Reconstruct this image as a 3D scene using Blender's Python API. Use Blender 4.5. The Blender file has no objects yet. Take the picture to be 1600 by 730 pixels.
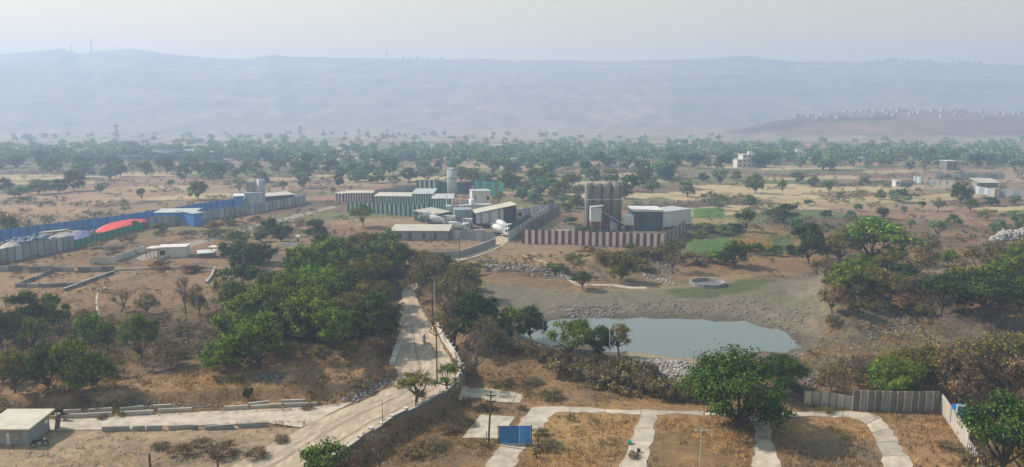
import bpy, math, random
import numpy as np
from mathutils import Vector
random.seed(7)
RNG = np.random.default_rng(7)
SC = bpy.context.scene
COL = SC.collection
R = math.radians

# ------------------------------------------------------------------ camera, sky, sun, exposure
CAM_H, FPX, PITCH = 40.0, 1155.0, math.atan(185 / 1155)
cam = bpy.data.objects.new('camera', bpy.data.cameras.new('camera'))
COL.objects.link(cam)
cam.location = (0, 0, CAM_H)
cam.rotation_euler = (math.pi / 2 - PITCH, 0, 0)
cam.data.sensor_width = 36
cam.data.lens = 36 * FPX / 1600
cam.data.clip_start = 0.5
cam.data.clip_end = 20000
SC.camera = cam

SUN_EL, SUN_AZ = R(40), R(-72)            # azimuth measured from +Y (view direction) towards +X
world = bpy.data.worlds.new('World')
SC.world = world
world.use_nodes = True
wn = world.node_tree
bg = wn.nodes['Background']
sky = wn.nodes.new('ShaderNodeTexSky')
sky.sky_type = 'NISHITA'
sky.sun_disc = False
sky.sun_elevation = SUN_EL
sky.sun_rotation = SUN_AZ
sky.altitude = 0
sky.air_density = 3.1
sky.dust_density = 0.5
sky.ozone_density = 0.6
wn.links.new(sky.outputs[0], bg.inputs[0])
bg.inputs[1].default_value = 0.105
sun = bpy.data.objects.new('sun', bpy.data.lights.new('sun', 'SUN'))
COL.objects.link(sun)
sun.data.energy = 5.0
sun.data.angle = R(0.6)
sun.data.color = (1.0, 0.885, 0.78)
SUN_DIR = Vector((math.sin(SUN_AZ) * math.cos(SUN_EL), math.cos(SUN_AZ) * math.cos(SUN_EL), math.sin(SUN_EL)))
sun.rotation_euler = SUN_DIR.to_track_quat('Z', 'Y').to_euler()
SC.view_settings.view_transform = 'Standard'
SC.view_settings.look = 'None'
SC.view_settings.gamma = 1
SC.view_settings.exposure = 0.43
SC.render.engine = 'CYCLES'
SC.cycles.max_bounces = 6
SC.cycles.diffuse_bounces = 2
SC.cycles.glossy_bounces = 2
SC.cycles.transmission_bounces = 3
SC.cycles.volume_bounces = 2
SC.cycles.use_denoising = True
HAZE_DENSITY = 0.0006

# ------------------------------------------------------------------ geometry helpers
CP, SP = math.cos(PITCH), math.sin(PITCH)
def ray(px, py):
    a, b = (px - 800) / FPX, -(py - 365) / FPX
    return a, CP + b * SP, -SP + b * CP
def at0(px, py, z=0.0):
    d = ray(px, py)
    t = (z - CAM_H) / d[2]
    return (d[0] * t, d[1] * t)
def smooth(a, b, x):
    t = np.clip((x - a) / (b - a), 0, 1)
    return t * t * (3 - 2 * t)
def hash2(xi, yi, s):
    h = (xi * 374761393 + yi * 668265263 + s * 144269504) & 0x7fffffff
    h = ((h ^ (h >> 13)) * 1274126177) & 0x7fffffff
    h = ((h ^ (h >> 15)) * 668265263) & 0x7fffffff
    return (h & 0xffffff) / float(0xffffff)
def vnoise(x, y, s=0):
    xf, yf = np.floor(x), np.floor(y)
    xi, yi = xf.astype(np.int64), yf.astype(np.int64)
    u, v = x - xf, y - yf
    u = u * u * (3 - 2 * u); v = v * v * (3 - 2 * v)
    a, b = hash2(xi, yi, s), hash2(xi + 1, yi, s)
    c, d = hash2(xi, yi + 1, s), hash2(xi + 1, yi + 1, s)
    return (a * (1 - u) + b * u) * (1 - v) + (c * (1 - u) + d * u) * v
def fbm(x, y, s=0, o=4):
    t, a, n = 0, 0.5, 0
    for k in range(o):
        t = t + a * vnoise(x, y, s + k * 17); n += a
        x, y, a = x * 2.03 + 3.1, y * 2.03 + 1.7, a * 0.5
    return t / n
def pdist(x, y, pts, closed=False):
    best = np.full(x.shape, 1e9)
    P = list(pts) + ([pts[0]] if closed else [])
    for (ax, ay), (bx, by) in zip(P[:-1], P[1:]):
        dx, dy = bx - ax, by - ay
        L = dx * dx + dy * dy + 1e-9
        t = np.clip(((x - ax) * dx + (y - ay) * dy) / L, 0, 1)
        best = np.minimum(best, np.hypot(x - ax - t * dx, y - ay - t * dy))
    return best
def inside(x, y, pts):
    r = np.zeros(x.shape, bool)
    n = len(pts)
    for i in range(n):
        ax, ay = pts[i]; bx, by = pts[(i + 1) % n]
        if ay == by: continue
        c = ((ay > y) != (by > y)) & (x < (bx - ax) * (y - ay) / (by - ay) + ax)
        r ^= c
    return r
def sdist(x, y, pts):                       # positive inside
    d = pdist(x, y, pts, True)
    return np.where(inside(x, y, pts), d, -d)

# ------------------------------------------------------------------ terrain shape
WALL_PX = [(680, 508), (690, 530), (706, 553), (719, 572), (722, 588), (712, 606), (691, 622), (656, 640), (614, 660), (564, 693), (520, 724), (470, 760)]
WALL = [at0(*p) for p in WALL_PX]
OTHER_PX = [(430, 800), (1900, 800), (1900, 590), (1500, 585), (1260, 596), (1100, 588), (1000, 575), (900, 560), (840, 545), (760, 525), (680, 503)]
OTHER = [at0(*p) for p in OTHER_PX]
PLOTS = WALL + OTHER
WATER_Z = -1.0
POND_PX = [(815, 516), (835, 509), (870, 500), (950, 498), (1060, 497), (1130, 500), (1165, 502), (1185, 514), (1215, 520), (1242, 529), (1236, 540), (1200, 548), (1150, 557), (1110, 562), (1060, 559), (985, 551), (940, 547), (860, 536), (822, 524)]
POND = [at0(x, y, WATER_Z) for x, y in POND_PX]
RIDGE = [at0(x, y, 1) for x, y in [(1195, 552), (1240, 541), (1272, 530), (1298, 512), (1312, 498)]]
TERR = [at0(x, y, 2) for x, y in [(1318, 500), (1330, 488), (1380, 482), (1455, 486), (1490, 498), (1600, 502), (1800, 505), (1800, 400), (1320, 400), (1312, 450)]]
ROAD_PX = [(300, 462, 757), (380, 516, 722), (432, 556, 693), (464, 583, 675), (492, 608, 659), (532, 648, 640), (580, 684, 620), (618, 704, 604), (621, 712, 588), (619, 710, 570), (619, 697, 552), (620, 684, 530), (622, 674, 510), (623, 666, 495), (624, 656, 480), (627, 650, 465), (634, 652, 450), (645, 660, 438), (655, 672, 425), (668, 700, 412), (690, 735, 404), (712, 752, 398), (738, 775, 390), (762, 790, 381), (775, 800, 372), (780, 800, 362), (780, 798, 352)]
ROADC = [at0((a + b) / 2, y) for a, b, y in ROAD_PX]
ROADW = [(b - a) / 2 * at0(800, y)[1] / FPX for a, b, y in ROAD_PX]
SIDE_PX = [((-60, 676), (-60, 661)), ((40, 674), (40, 658)), ((80, 673), (76, 656)), ((150, 672), (150, 652.5)), ((240, 668.5), (240, 648)), ((330, 665), (330, 643.5)), ((420, 661.5), (400, 640)), ((470, 668), (490, 635)), ((500, 655), (552, 629))]
SIDE = [at0((a[0] + b[0]) / 2, (a[1] + b[1]) / 2) for a, b in SIDE_PX]
BANK = [at0(x, y) for x, y in [(-400, 645), (0, 642), (100, 640), (240, 636), (400, 630), (490, 626), (575, 612), (600, 590), (600, 540), (560, 530), (300, 540), (0, 560), (-400, 560)]]
def gauss(x, y, c, rx, ry, rot=0):
    dx, dy = x - c[0], y - c[1]
    u = dx * math.cos(rot) + dy * math.sin(rot); v = -dx * math.sin(rot) + dy * math.cos(rot)
    return np.exp(-(u / rx) ** 2 - (v / ry) ** 2)
MOUND_A = at0(470, 578); MOUND_B = at0(935, 412); MOUND_C = at0(1020, 405); MOUND_D = at0(800, 432); MOUND_E = at0(830, 445)
def H(x, y):
    x = np.asarray(x, float); y = np.asarray(y, float)
    z = (fbm(x / 14, y / 14, 1, 4) - 0.5) * 0.9 + (fbm(x / 2.2, y / 2.2, 5, 3) - 0.5) * 0.28
    far = smooth(260, 600, y)
    z = z + far * (fbm(x / 120, y / 120, 9, 3) - 0.5) * 1.5
    dr = np.full(x.shape, 1e9)
    near = y < 330
    if near.any():
        dr[near] = pdist(x[near], y[near], ROADC) - np.interp(y[near], [p[1] for p in ROADC], ROADW)
        dr[near] = np.minimum(dr[near], pdist(x[near], y[near], SIDE) - 1.3)
    k = smooth(0.0, 3.5, dr)
    z = z * k
    z = z + 1.4 * smooth(0.3, 2.6, sdist(x, y, BANK)) * k
    z = z + 1.6 * gauss(x, y, MOUND_A, 13, 4.5, 0.1) * k
    z = z + 2.2 * gauss(x, y, MOUND_B, 5, 5) + 2.6 * gauss(x, y, MOUND_C, 8, 5) + 1.2 * gauss(x, y, MOUND_D, 6, 4) + 1.2 * gauss(x, y, MOUND_E, 16, 5)
    # terrace and spoil ridge beside the pond
    dt = sdist(x, y, TERR)
    z = z + 2.6 * smooth(-9, 1, dt + (fbm(x / 5, y / 5, 33, 4) - .5) * 9) * (1 - smooth(170, 200, y))
    rd = pdist(x, y, RIDGE)
    rn = (fbm(x / 3, y / 3, 31, 3) - 0.5)
    z = z + (1.9 + rn * 3) * np.exp(-(rd / (4.2 + rn * 5)) ** 2) * smooth(105, 122, y)
    # fenced plots below the road
    ins = inside(x, y, PLOTS)
    low = ins * smooth(0.05, 0.7, pdist(x, y, WALL)) * smooth(0, 7, pdist(x, y, OTHER))
    z = z * (1 - 0.6 * low) - 1.7 * low
    # pond basin
    sd = sdist(x, y, POND)
    sd = sd + (fbm(x / 6, y / 6, 41, 4) - 0.5) * 7.0 * smooth(108, 124, y) + (fbm(x / 3, y / 3, 41, 3) - 0.5) * 1.5
    south = smooth(-6, 6, (118.0 - y))
    bank = WATER_Z + np.clip(-sd, 0, 60) * (0.085 + 0.25 * south) + (fbm(x / 4, y / 4, 47, 4) - .5) * 1.1 * smooth(2, 9, -sd)
    bank = np.where(sd > 0, WATER_Z - np.minimum(sd * 0.2, 2.0) - 0.02, bank)
    cap = np.minimum(bank, z + 1e9)
    w = smooth(24, 3, -sd) * (1 - south) + smooth(4.5, 2.5, -sd) * south
    w = np.where(sd > 0, 1, w)
    z = z * (1 - w) + (cap + (fbm(x / 2, y / 2, 43, 3) - 0.5) * 0.5 * smooth(0, 4, -sd)) * w
    return z
ys = np.concatenate([np.linspace(800, 206, 470), np.linspace(205, 190, 24)])
G_RAD = FPX * CAM_H / (ys - 180.0)
G_TAN = np.tan(np.radians(np.concatenate([np.linspace(-62, -38.5, 22), np.linspace(-38, 38, 600), np.linspace(38.5, 62, 22)])))
GT, GY = np.meshgrid(G_TAN, G_RAD)
GX = GT * GY
GZ = H(GX.ravel(), GY.ravel()).reshape(GX.shape)
def HG(x, y):                               # the height of the built ground sheet
    x = np.asarray(x, float); y = np.asarray(y, float)
    u = np.interp(x / np.maximum(y, 1), G_TAN, np.arange(len(G_TAN))); v = np.interp(y, G_RAD, np.arange(len(G_RAD)))
    i = np.minimum(u.astype(int), len(G_TAN) - 2); j = np.minimum(v.astype(int), len(G_RAD) - 2); a, b = u - i, v - j
    return (GZ[j, i] * (1 - a) + GZ[j, i + 1] * a) * (1 - b) + (GZ[j + 1, i] * (1 - a) + GZ[j + 1, i + 1] * a) * b
def H1(x, y):
    return float(HG(x, y))
def at(px, py, lift=0.0):
    z = 0.0
    for _ in range(9):
        x, y = at0(px, py, z)
        z = 0.4 * z + 0.6 * H1(x, y)
    x, y = at0(px, py, z)
    return Vector((x, y, H1(x, y) + lift))
def mpp(y, z=0):                            # metres per target pixel at depth of a point
    return (y * CP - (z - CAM_H) * SP) / FPX
def project(x, y, z):
    d = y * CP - (z - CAM_H) * SP
    return 800 + FPX * x / d, 365 - FPX * (y * SP + (z - CAM_H) * CP) / d

# ------------------------------------------------------------------ materials
def newmat(name):
    m = bpy.data.materials.new(name); m.use_nodes = True
    nt = m.node_tree
    for n in list(nt.nodes): nt.nodes.remove(n)
    out = nt.nodes.new('ShaderNodeOutputMaterial')
    return m, nt, out
def N(nt, t, **k):
    n = nt.nodes.new(t)
    for a, v in k.items(): setattr(n, a, v)
    return n
def mixrgb(nt, blend, fac, a, b):
    n = N(nt, 'ShaderNodeMix', data_type='RGBA', blend_type=blend)
    for i, v in ((0, fac), (6, a), (7, b)):
        if isinstance(v, (int, float)): n.inputs[i].default_value = v
        elif isinstance(v, tuple): n.inputs[i].default_value = (*v[:3], 1)
        else: nt.links.new(v, n.inputs[i])
    return n.outputs[2]
def noise(nt, scale, detail=4, vec=None, rough=0.6):
    n = N(nt, 'ShaderNodeTexNoise'); n.inputs['Scale'].default_value = scale
    n.inputs['Detail'].default_value = detail; n.inputs['Roughness'].default_value = rough
    if vec is not None: nt.links.new(vec, n.inputs['Vector'])
    return n.outputs['Fac']
def ramp(nt, fac, stops):
    n = N(nt, 'ShaderNodeValToRGB'); nt.links.new(fac, n.inputs[0])
    e = n.color_ramp.elements
    while len(e) < len(stops): e.new(0.5)
    for i, (p, c) in enumerate(stops):
        e[i].position = p; e[i].color = (c, c, c, 1) if isinstance(c, (int, float)) else (*c, 1)
    return n.outputs[0]
def mat(name, col, rough=0.8, var=0.35, scale=0.6, metal=0.0, streak=False, dirt=None, spec=0.3):
    """a surface of one colour with patchy wear, dust and fine relief"""
    m, nt, out = newmat(name)
    p = N(nt, 'ShaderNodeBsdfPrincipled')
    geo = N(nt, 'ShaderNodeNewGeometry')
    mp = N(nt, 'ShaderNodeMapping')
    nt.links.new(geo.outputs['Position'], mp.inputs['Vector'])
    if streak: mp.inputs['Scale'].default_value = (1, 1, 0.15)
    f = noise(nt, scale, 6, mp.outputs[0], 0.7)
    v = ramp(nt, f, [(0.25, 1 - var), (0.75, 1 + var * 0.6)])
    c = mixrgb(nt, 'MULTIPLY', 1.0, tuple(col), v)
    oi = N(nt, 'ShaderNodeObjectInfo')
    r2 = ramp(nt, oi.outputs['Random'], [(0, 1 - var * 0.35), (1, 1 + var * 0.25)])
    c = mixrgb(nt, 'MULTIPLY', 1.0, c, r2)
    f2 = noise(nt, scale * 5, 4, mp.outputs[0])
    d = ramp(nt, f2, [(0.5, 0.0), (0.75, 0.7)])
    c = mixrgb(nt, 'MIX', d, c, tuple(dirt or [x * 0.6 + 0.06 for x in col]))
    nt.links.new(c, p.inputs['Base Color'])
    p.inputs['Roughness'].default_value = rough
    p.inputs['Metallic'].default_value = metal
    p.inputs['Specular IOR Level'].default_value = spec
    nt.links.new(p.outputs[0], out.inputs[0])
    return m
def leafmat(name, c1, c2, trans=0.22, scale=0.9):
    m, nt, out = newmat(name)
    oi = N(nt, 'ShaderNodeObjectInfo')
    tc = N(nt, 'ShaderNodeTexCoord')
    c = mixrgb(nt, 'MIX', oi.outputs['Random'], c1, c2)
    f = noise(nt, scale, 3, tc.outputs['Object'])
    c = mixrgb(nt, 'MULTIPLY', 1.0, c, ramp(nt, f, [(0.32, (0.45, 0.52, 0.6)), (0.68, (1.45, 1.32, 1.1))]))
    g = N(nt, 'ShaderNodeAttribute', attribute_name='tint')
    c = mixrgb(nt, 'MULTIPLY', 1.0, c, g.outputs['Color'])
    d = N(nt, 'ShaderNodeBsdfDiffuse'); t = N(nt, 'ShaderNodeBsdfTranslucent')
    nt.links.new(c, d.inputs[0])
    ct = mixrgb(nt, 'MULTIPLY', 1.0, c, (1.15, 1.15, 0.6))
    nt.links.new(ct, t.inputs[0])
    mx = N(nt, 'ShaderNodeMixShader'); mx.inputs[0].default_value = trans
    nt.links.new(d.outputs[0], mx.inputs[1]); nt.links.new(t.outputs[0], mx.inputs[2])
    nt.links.new(mx.outputs[0], out.inputs[0])
    return m
M = {}
M['concrete'] = mat('concrete', (0.42, 0.385, 0.33), var=0.4, scale=0.35)
M['concrete_grey'] = mat('concrete_grey', (0.28, 0.275, 0.265), var=0.4, scale=0.5, streak=True)
M['concrete_dark'] = mat('concrete_dark', (0.17, 0.165, 0.16), var=0.45, scale=0.5)
M['plaster'] = mat('plaster', (0.62, 0.60, 0.55), var=0.3, scale=0.6, streak=True)
M['cream_wall'] = mat('cream_wall', (0.50, 0.46, 0.38), var=0.35, scale=0.5, streak=True)
M['white_sheet'] = mat('white_sheet', (0.63, 0.63, 0.62), 0.5, var=0.25, scale=0.7, streak=True)
M['grey_sheet'] = mat('grey_sheet', (0.26, 0.30, 0.335), 0.5, var=0.3, scale=0.6, streak=True)
M['pale_grey_sheet'] = mat('pale_grey_sheet', (0.36, 0.40, 0.43), 0.5, var=0.3, scale=0.6, streak=True)
M['blue_sheet'] = mat('blue_sheet', (0.055, 0.23, 0.60), 0.45, var=0.3, scale=0.5, streak=True)
M['gate_blue'] = mat('gate_blue', (0.02, 0.16, 0.42), 0.4, var=0.2, scale=0.8)
M['dark_blue_sheet'] = mat('dark_blue_sheet', (0.05, 0.075, 0.11), 0.5, var=0.3, scale=0.5, streak=True)
M['red_sheet'] = mat('red_sheet', (0.25, 0.05, 0.045), 0.6, var=0.35, scale=0.7, streak=True)
M['red_tarp'] = mat('red_tarp', (0.72, 0.055, 0.045), 0.55, var=0.25, scale=0.5)
M['green_sheet'] = mat('green_sheet', (0.045, 0.125, 0.105), 0.55, var=0.3, scale=0.5, streak=True)
M['green_net'] = mat('green_net', (0.03, 0.24, 0.17), 0.8, var=0.3, scale=0.5, streak=True)
M['pale_green'] = mat('pale_green', (0.44, 0.53, 0.51), 0.55, var=0.25, scale=0.5, streak=True)
M['cream_roof'] = mat('cream_roof', (0.50, 0.46, 0.37), 0.6, var=0.25, scale=0.4)
M['pale_roof'] = mat('pale_roof', (0.44, 0.47, 0.45), 0.5, var=0.25, scale=0.3)
M['dark_steel'] = mat('dark_steel', (0.05, 0.048, 0.045), 0.55, var=0.3, metal=0.2)
M['rust'] = mat('rust', (0.13, 0.075, 0.045), 0.8, var=0.4, scale=1.5)
M['steel'] = mat('steel', (0.36, 0.37, 0.38), 0.45, var=0.25, metal=0.5)
M['silo_brown'] = mat('silo_brown', (0.155, 0.145, 0.135), 0.6, var=0.35, scale=0.5, streak=True)
M['ochre'] = mat('ochre', (0.42, 0.24, 0.09), 0.6, var=0.4, scale=0.8)
M['violet'] = mat('violet', (0.16, 0.15, 0.30), 0.6, var=0.3)
M['brick'] = mat('brick', (0.30, 0.17, 0.11), 0.85, var=0.35, scale=1.0)
M['dark'] = mat('dark', (0.02, 0.02, 0.022), 0.6, var=0.3)
M['rubber'] = mat('rubber', (0.02, 0.02, 0.02), 0.9, var=0.2)
M['glass'] = mat('glass', (0.03, 0.04, 0.05), 0.15, var=0.1, spec=0.6)
M['white_paint'] = mat('white_paint', (0.66, 0.65, 0.62), 0.4, var=0.2, scale=1.0)
M['rock'] = mat('rock', (0.27, 0.245, 0.22), 0.95, var=0.5, scale=1.2)
M['rock_pale'] = mat('rock_pale', (0.42, 0.39, 0.345), 0.95, var=0.45, scale=1.0)
M['bark'] = mat('bark', (0.085, 0.065, 0.05), 0.95, var=0.4, scale=3)
M['bark_grey'] = mat('bark_grey', (0.17, 0.145, 0.125), 0.95, var=0.35, scale=3)
M['skin'] = mat('skin', (0.22, 0.12, 0.08), 0.6, var=0.1)
M['black_cloth'] = mat('black_cloth', (0.018, 0.018, 0.022), 0.9, var=0.2)
M['grey_cloth'] = mat('grey_cloth', (0.22, 0.22, 0.25), 0.9, var=0.2)
M['scrap'] = mat('scrap', (0.20, 0.27, 0.34), 0.6, var=0.6, scale=1.2)
M['pole_brown'] = mat('pole_brown', (0.10, 0.07, 0.05), 0.8, var=0.3, scale=2)
M['paving'] = mat('paving', (0.47, 0.405, 0.32), 0.9, var=0.5, scale=0.5, dirt=(0.42, 0.33, 0.24))
L = {
 'bright': leafmat('leaf_bright', (0.12, 0.21, 0.034), (0.155, 0.22, 0.042)),
 'green': leafmat('leaf_green', (0.09, 0.165, 0.03), (0.135, 0.185, 0.036)),
 'dark': leafmat('leaf_dark', (0.040, 0.090, 0.028), (0.065, 0.105, 0.030)),
 'deep': leafmat('leaf_deep', (0.055, 0.115, 0.024), (0.065, 0.125, 0.026)),
 'olive': leafmat('leaf_olive', (0.14, 0.145, 0.038), (0.17, 0.15, 0.042)),
 'yellow': leafmat('leaf_yellow', (0.20, 0.175, 0.048), (0.21, 0.155, 0.045)),
 'grey': leafmat('leaf_grey', (0.18, 0.155, 0.085), (0.205, 0.165, 0.09), 0.2),
 'brown': leafmat('leaf_brown', (0.225, 0.145, 0.075), (0.195, 0.135, 0.075), 0.2),
 'straw': leafmat('leaf_straw', (0.40, 0.27, 0.11), (0.44, 0.31, 0.14), 0.25),
 'far': leafmat('leaf_far', (0.115, 0.22, 0.125), (0.15, 0.235, 0.13), 0.2, 0.5),  # blue haze pallor mixed into the leaf colour of distant trees
}

# ------------------------------------------------------------------ mesh helpers
def mesh(name, V, F, mats, mi=None, shade=False):
    me = bpy.data.meshes.new(name)
    V = np.asarray(V, np.float32); F = np.asarray(F, np.int32)
    me.vertices.add(len(V)); me.vertices.foreach_set('co', V.ravel())
    n = F.shape[1]
    me.loops.add(F.size); me.loops.foreach_set('vertex_index', F.ravel())
    me.polygons.add(len(F))
    me.polygons.foreach_set('loop_start', np.arange(0, F.size, n, dtype=np.int32))
    me.polygons.foreach_set('loop_total', np.full(len(F), n, np.int32))
    for m_ in (mats if isinstance(mats, (list, tuple)) else [mats]): me.materials.append(m_)
    if mi is not None: me.polygons.foreach_set('material_index', np.asarray(mi, np.int32))
    if shade: me.polygons.foreach_set('use_smooth', np.ones(len(F), bool))
    if (mats if not isinstance(mats, (list, tuple)) else mats[0]).name.startswith('leaf'):   # every leaf has its own tone, and so has its twig
        tn = RNG.uniform(.45, 1.6, len(F)) * np.repeat(RNG.uniform(.55, 1.5, len(F) // 40 + 1), 40)[:len(F)]
        at_ = me.attributes.new('tint', 'FLOAT_COLOR', 'FACE'); col = np.ones((len(F), 4), np.float32); col[:, :3] = tn[:, None] * np.array([1.04, 1, .92]); at_.data.foreach_set('color', col.ravel())
    me.update(calc_edges=True)
    return me
def link(name, data, parent=None, loc=None, rz=None, scale=None):
    o = bpy.data.objects.new(name, data); COL.objects.link(o)
    if parent is not None: o.parent = parent
    if loc is not None: o.location = loc
    if rz is not None: o.rotation_euler = (0, 0, rz)
    if scale is not None: o.scale = scale
    return o
def tag(o, label=None, cat=None, group=None, kind=None):
    if label: o['label'] = label
    if cat: o['category'] = cat
    if group: o['group'] = group
    if kind: o['kind'] = kind
    return o
def empty(name, loc, rz=0.0, label=None, cat=None, group=None):
    return tag(link(name, None, None, loc, rz), label, cat, group)
class MB:
    def __init__(s): s.v, s.f = [], []
    def box(s, c, size, rz=0.0, rx=0.0, ry=0.0, taper=1.0):
        n = len(s.v); hx, hy, hz = (k / 2 for k in size)
        cz, sz, cx, sx, cy, sy = math.cos(rz), math.sin(rz), math.cos(rx), math.sin(rx), math.cos(ry), math.sin(ry)
        for k in (-1, 1):
            t = taper if k > 0 else 1.0
            for a, b in ((-1, -1), (1, -1), (1, 1), (-1, 1)):
                x, y, z = a * hx * t, b * hy * t, k * hz
                y, z = y * cx - z * sx, y * sx + z * cx
                x, z = x * cy + z * sy, -x * sy + z * cy
                x, y = x * cz - y * sz, x * sz + y * cz
                s.v.append((c[0] + x, c[1] + y, c[2] + z))
        for q in ((0, 3, 2, 1), (4, 5, 6, 7), (0, 1, 5, 4), (1, 2, 6, 5), (2, 3, 7, 6), (3, 0, 4, 7)):
            s.f.append(tuple(n + i for i in q))
        return s
    def prism(s, pts, z0, z1):                 # vertical prism over a polygon, z1 may be a list
        n, k = len(s.v), len(pts)
        zz = z1 if isinstance(z1, (list, tuple)) else [z1] * k
        zb = z0 if isinstance(z0, (list, tuple)) else [z0] * k
        for (x, y), z in zip(pts, zb): s.v.append((x, y, z))
        for (x, y), z in zip(pts, zz): s.v.append((x, y, z))
        for i in range(k):
            j = (i + 1) % k
            s.f.append((n + i, n + j, n + k + j, n + k + i))
        s.f.append(tuple(n + k + i for i in range(k))); s.f.append(tuple(n + i for i in reversed(range(k))))
        return s
    def tube(s, pts, rad, sides=6, cap=True):
        pts = [Vector(p) for p in pts]; n0 = len(s.v)
        rads = rad if isinstance(rad, (list, tuple)) else [rad] * len(pts)
        for i, p in enumerate(pts):
            d = (pts[min(i + 1, len(pts) - 1)] - pts[max(i - 1, 0)])
            d = d.normalized() if d.length > 1e-6 else Vector((0, 0, 1))
            a = d.orthogonal().normalized() if abs(d.z) < 0.9 else (Vector((1, 0, 0)) - d * d.x).normalized()
            b = d.cross(a)
            for k in range(sides):
                t = 2 * math.pi * k / sides
                q = p + (a * math.cos(t) + b * math.sin(t)) * rads[i]
                s.v.append(tuple(q))
        for i in range(len(pts) - 1):
            for k in range(sides):
                a, b = n0 + i * sides + k, n0 + i * sides + (k + 1) % sides
                s.f.append((a, b, b + sides, a + sides))
        if cap:
            s.f.append(tuple(n0 + k for k in reversed(range(sides))))
            e = n0 + (len(pts) - 1) * sides
            s.f.append(tuple(e + k for k in range(sides)))
        return s
    def cyl(s, c, r, h, sides=16, r2=None):
        return s.tube([(c[0], c[1], c[2]), (c[0], c[1], c[2] + h)], [r, r if r2 is None else r2], sides)
    def data(s, name, m, shade=False):
        me = bpy.data.meshes.new(name); me.from_pydata(s.v, [], s.f)
        me.materials.append(m)
        if shade:
            for p in me.polygons: p.use_smooth = len(p.vertices) == 4
        me.update(); return me
    def build(s, name, m, parent=None, loc=None, rz=None, shade=False):
        return link(name, s.data(name, m, shade), parent, loc, rz)
ORD = ['first', 'second', 'third', 'fourth', 'fifth', 'sixth', 'seventh', 'eighth', 'ninth', 'tenth', 'eleventh', 'twelfth', 'thirteenth', 'fourteenth', 'fifteenth', 'sixteenth', 'seventeenth', 'eighteenth', 'nineteenth', 'twentieth', '21st', '22nd', '23rd', '24th', '25th', '26th', '27th', '28th', '29th', '30th', '31st', '32nd', '33rd', '34th', '35th', '36th', '37th', '38th', '39th', '40th', '41st', '42nd', '43rd', '44th', '45th', '46th', '47th', '48th', '49th', '50th', '51st', '52nd', '53rd', '54th', '55th', '56th', '57th', '58th', '59th', '60th']
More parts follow.
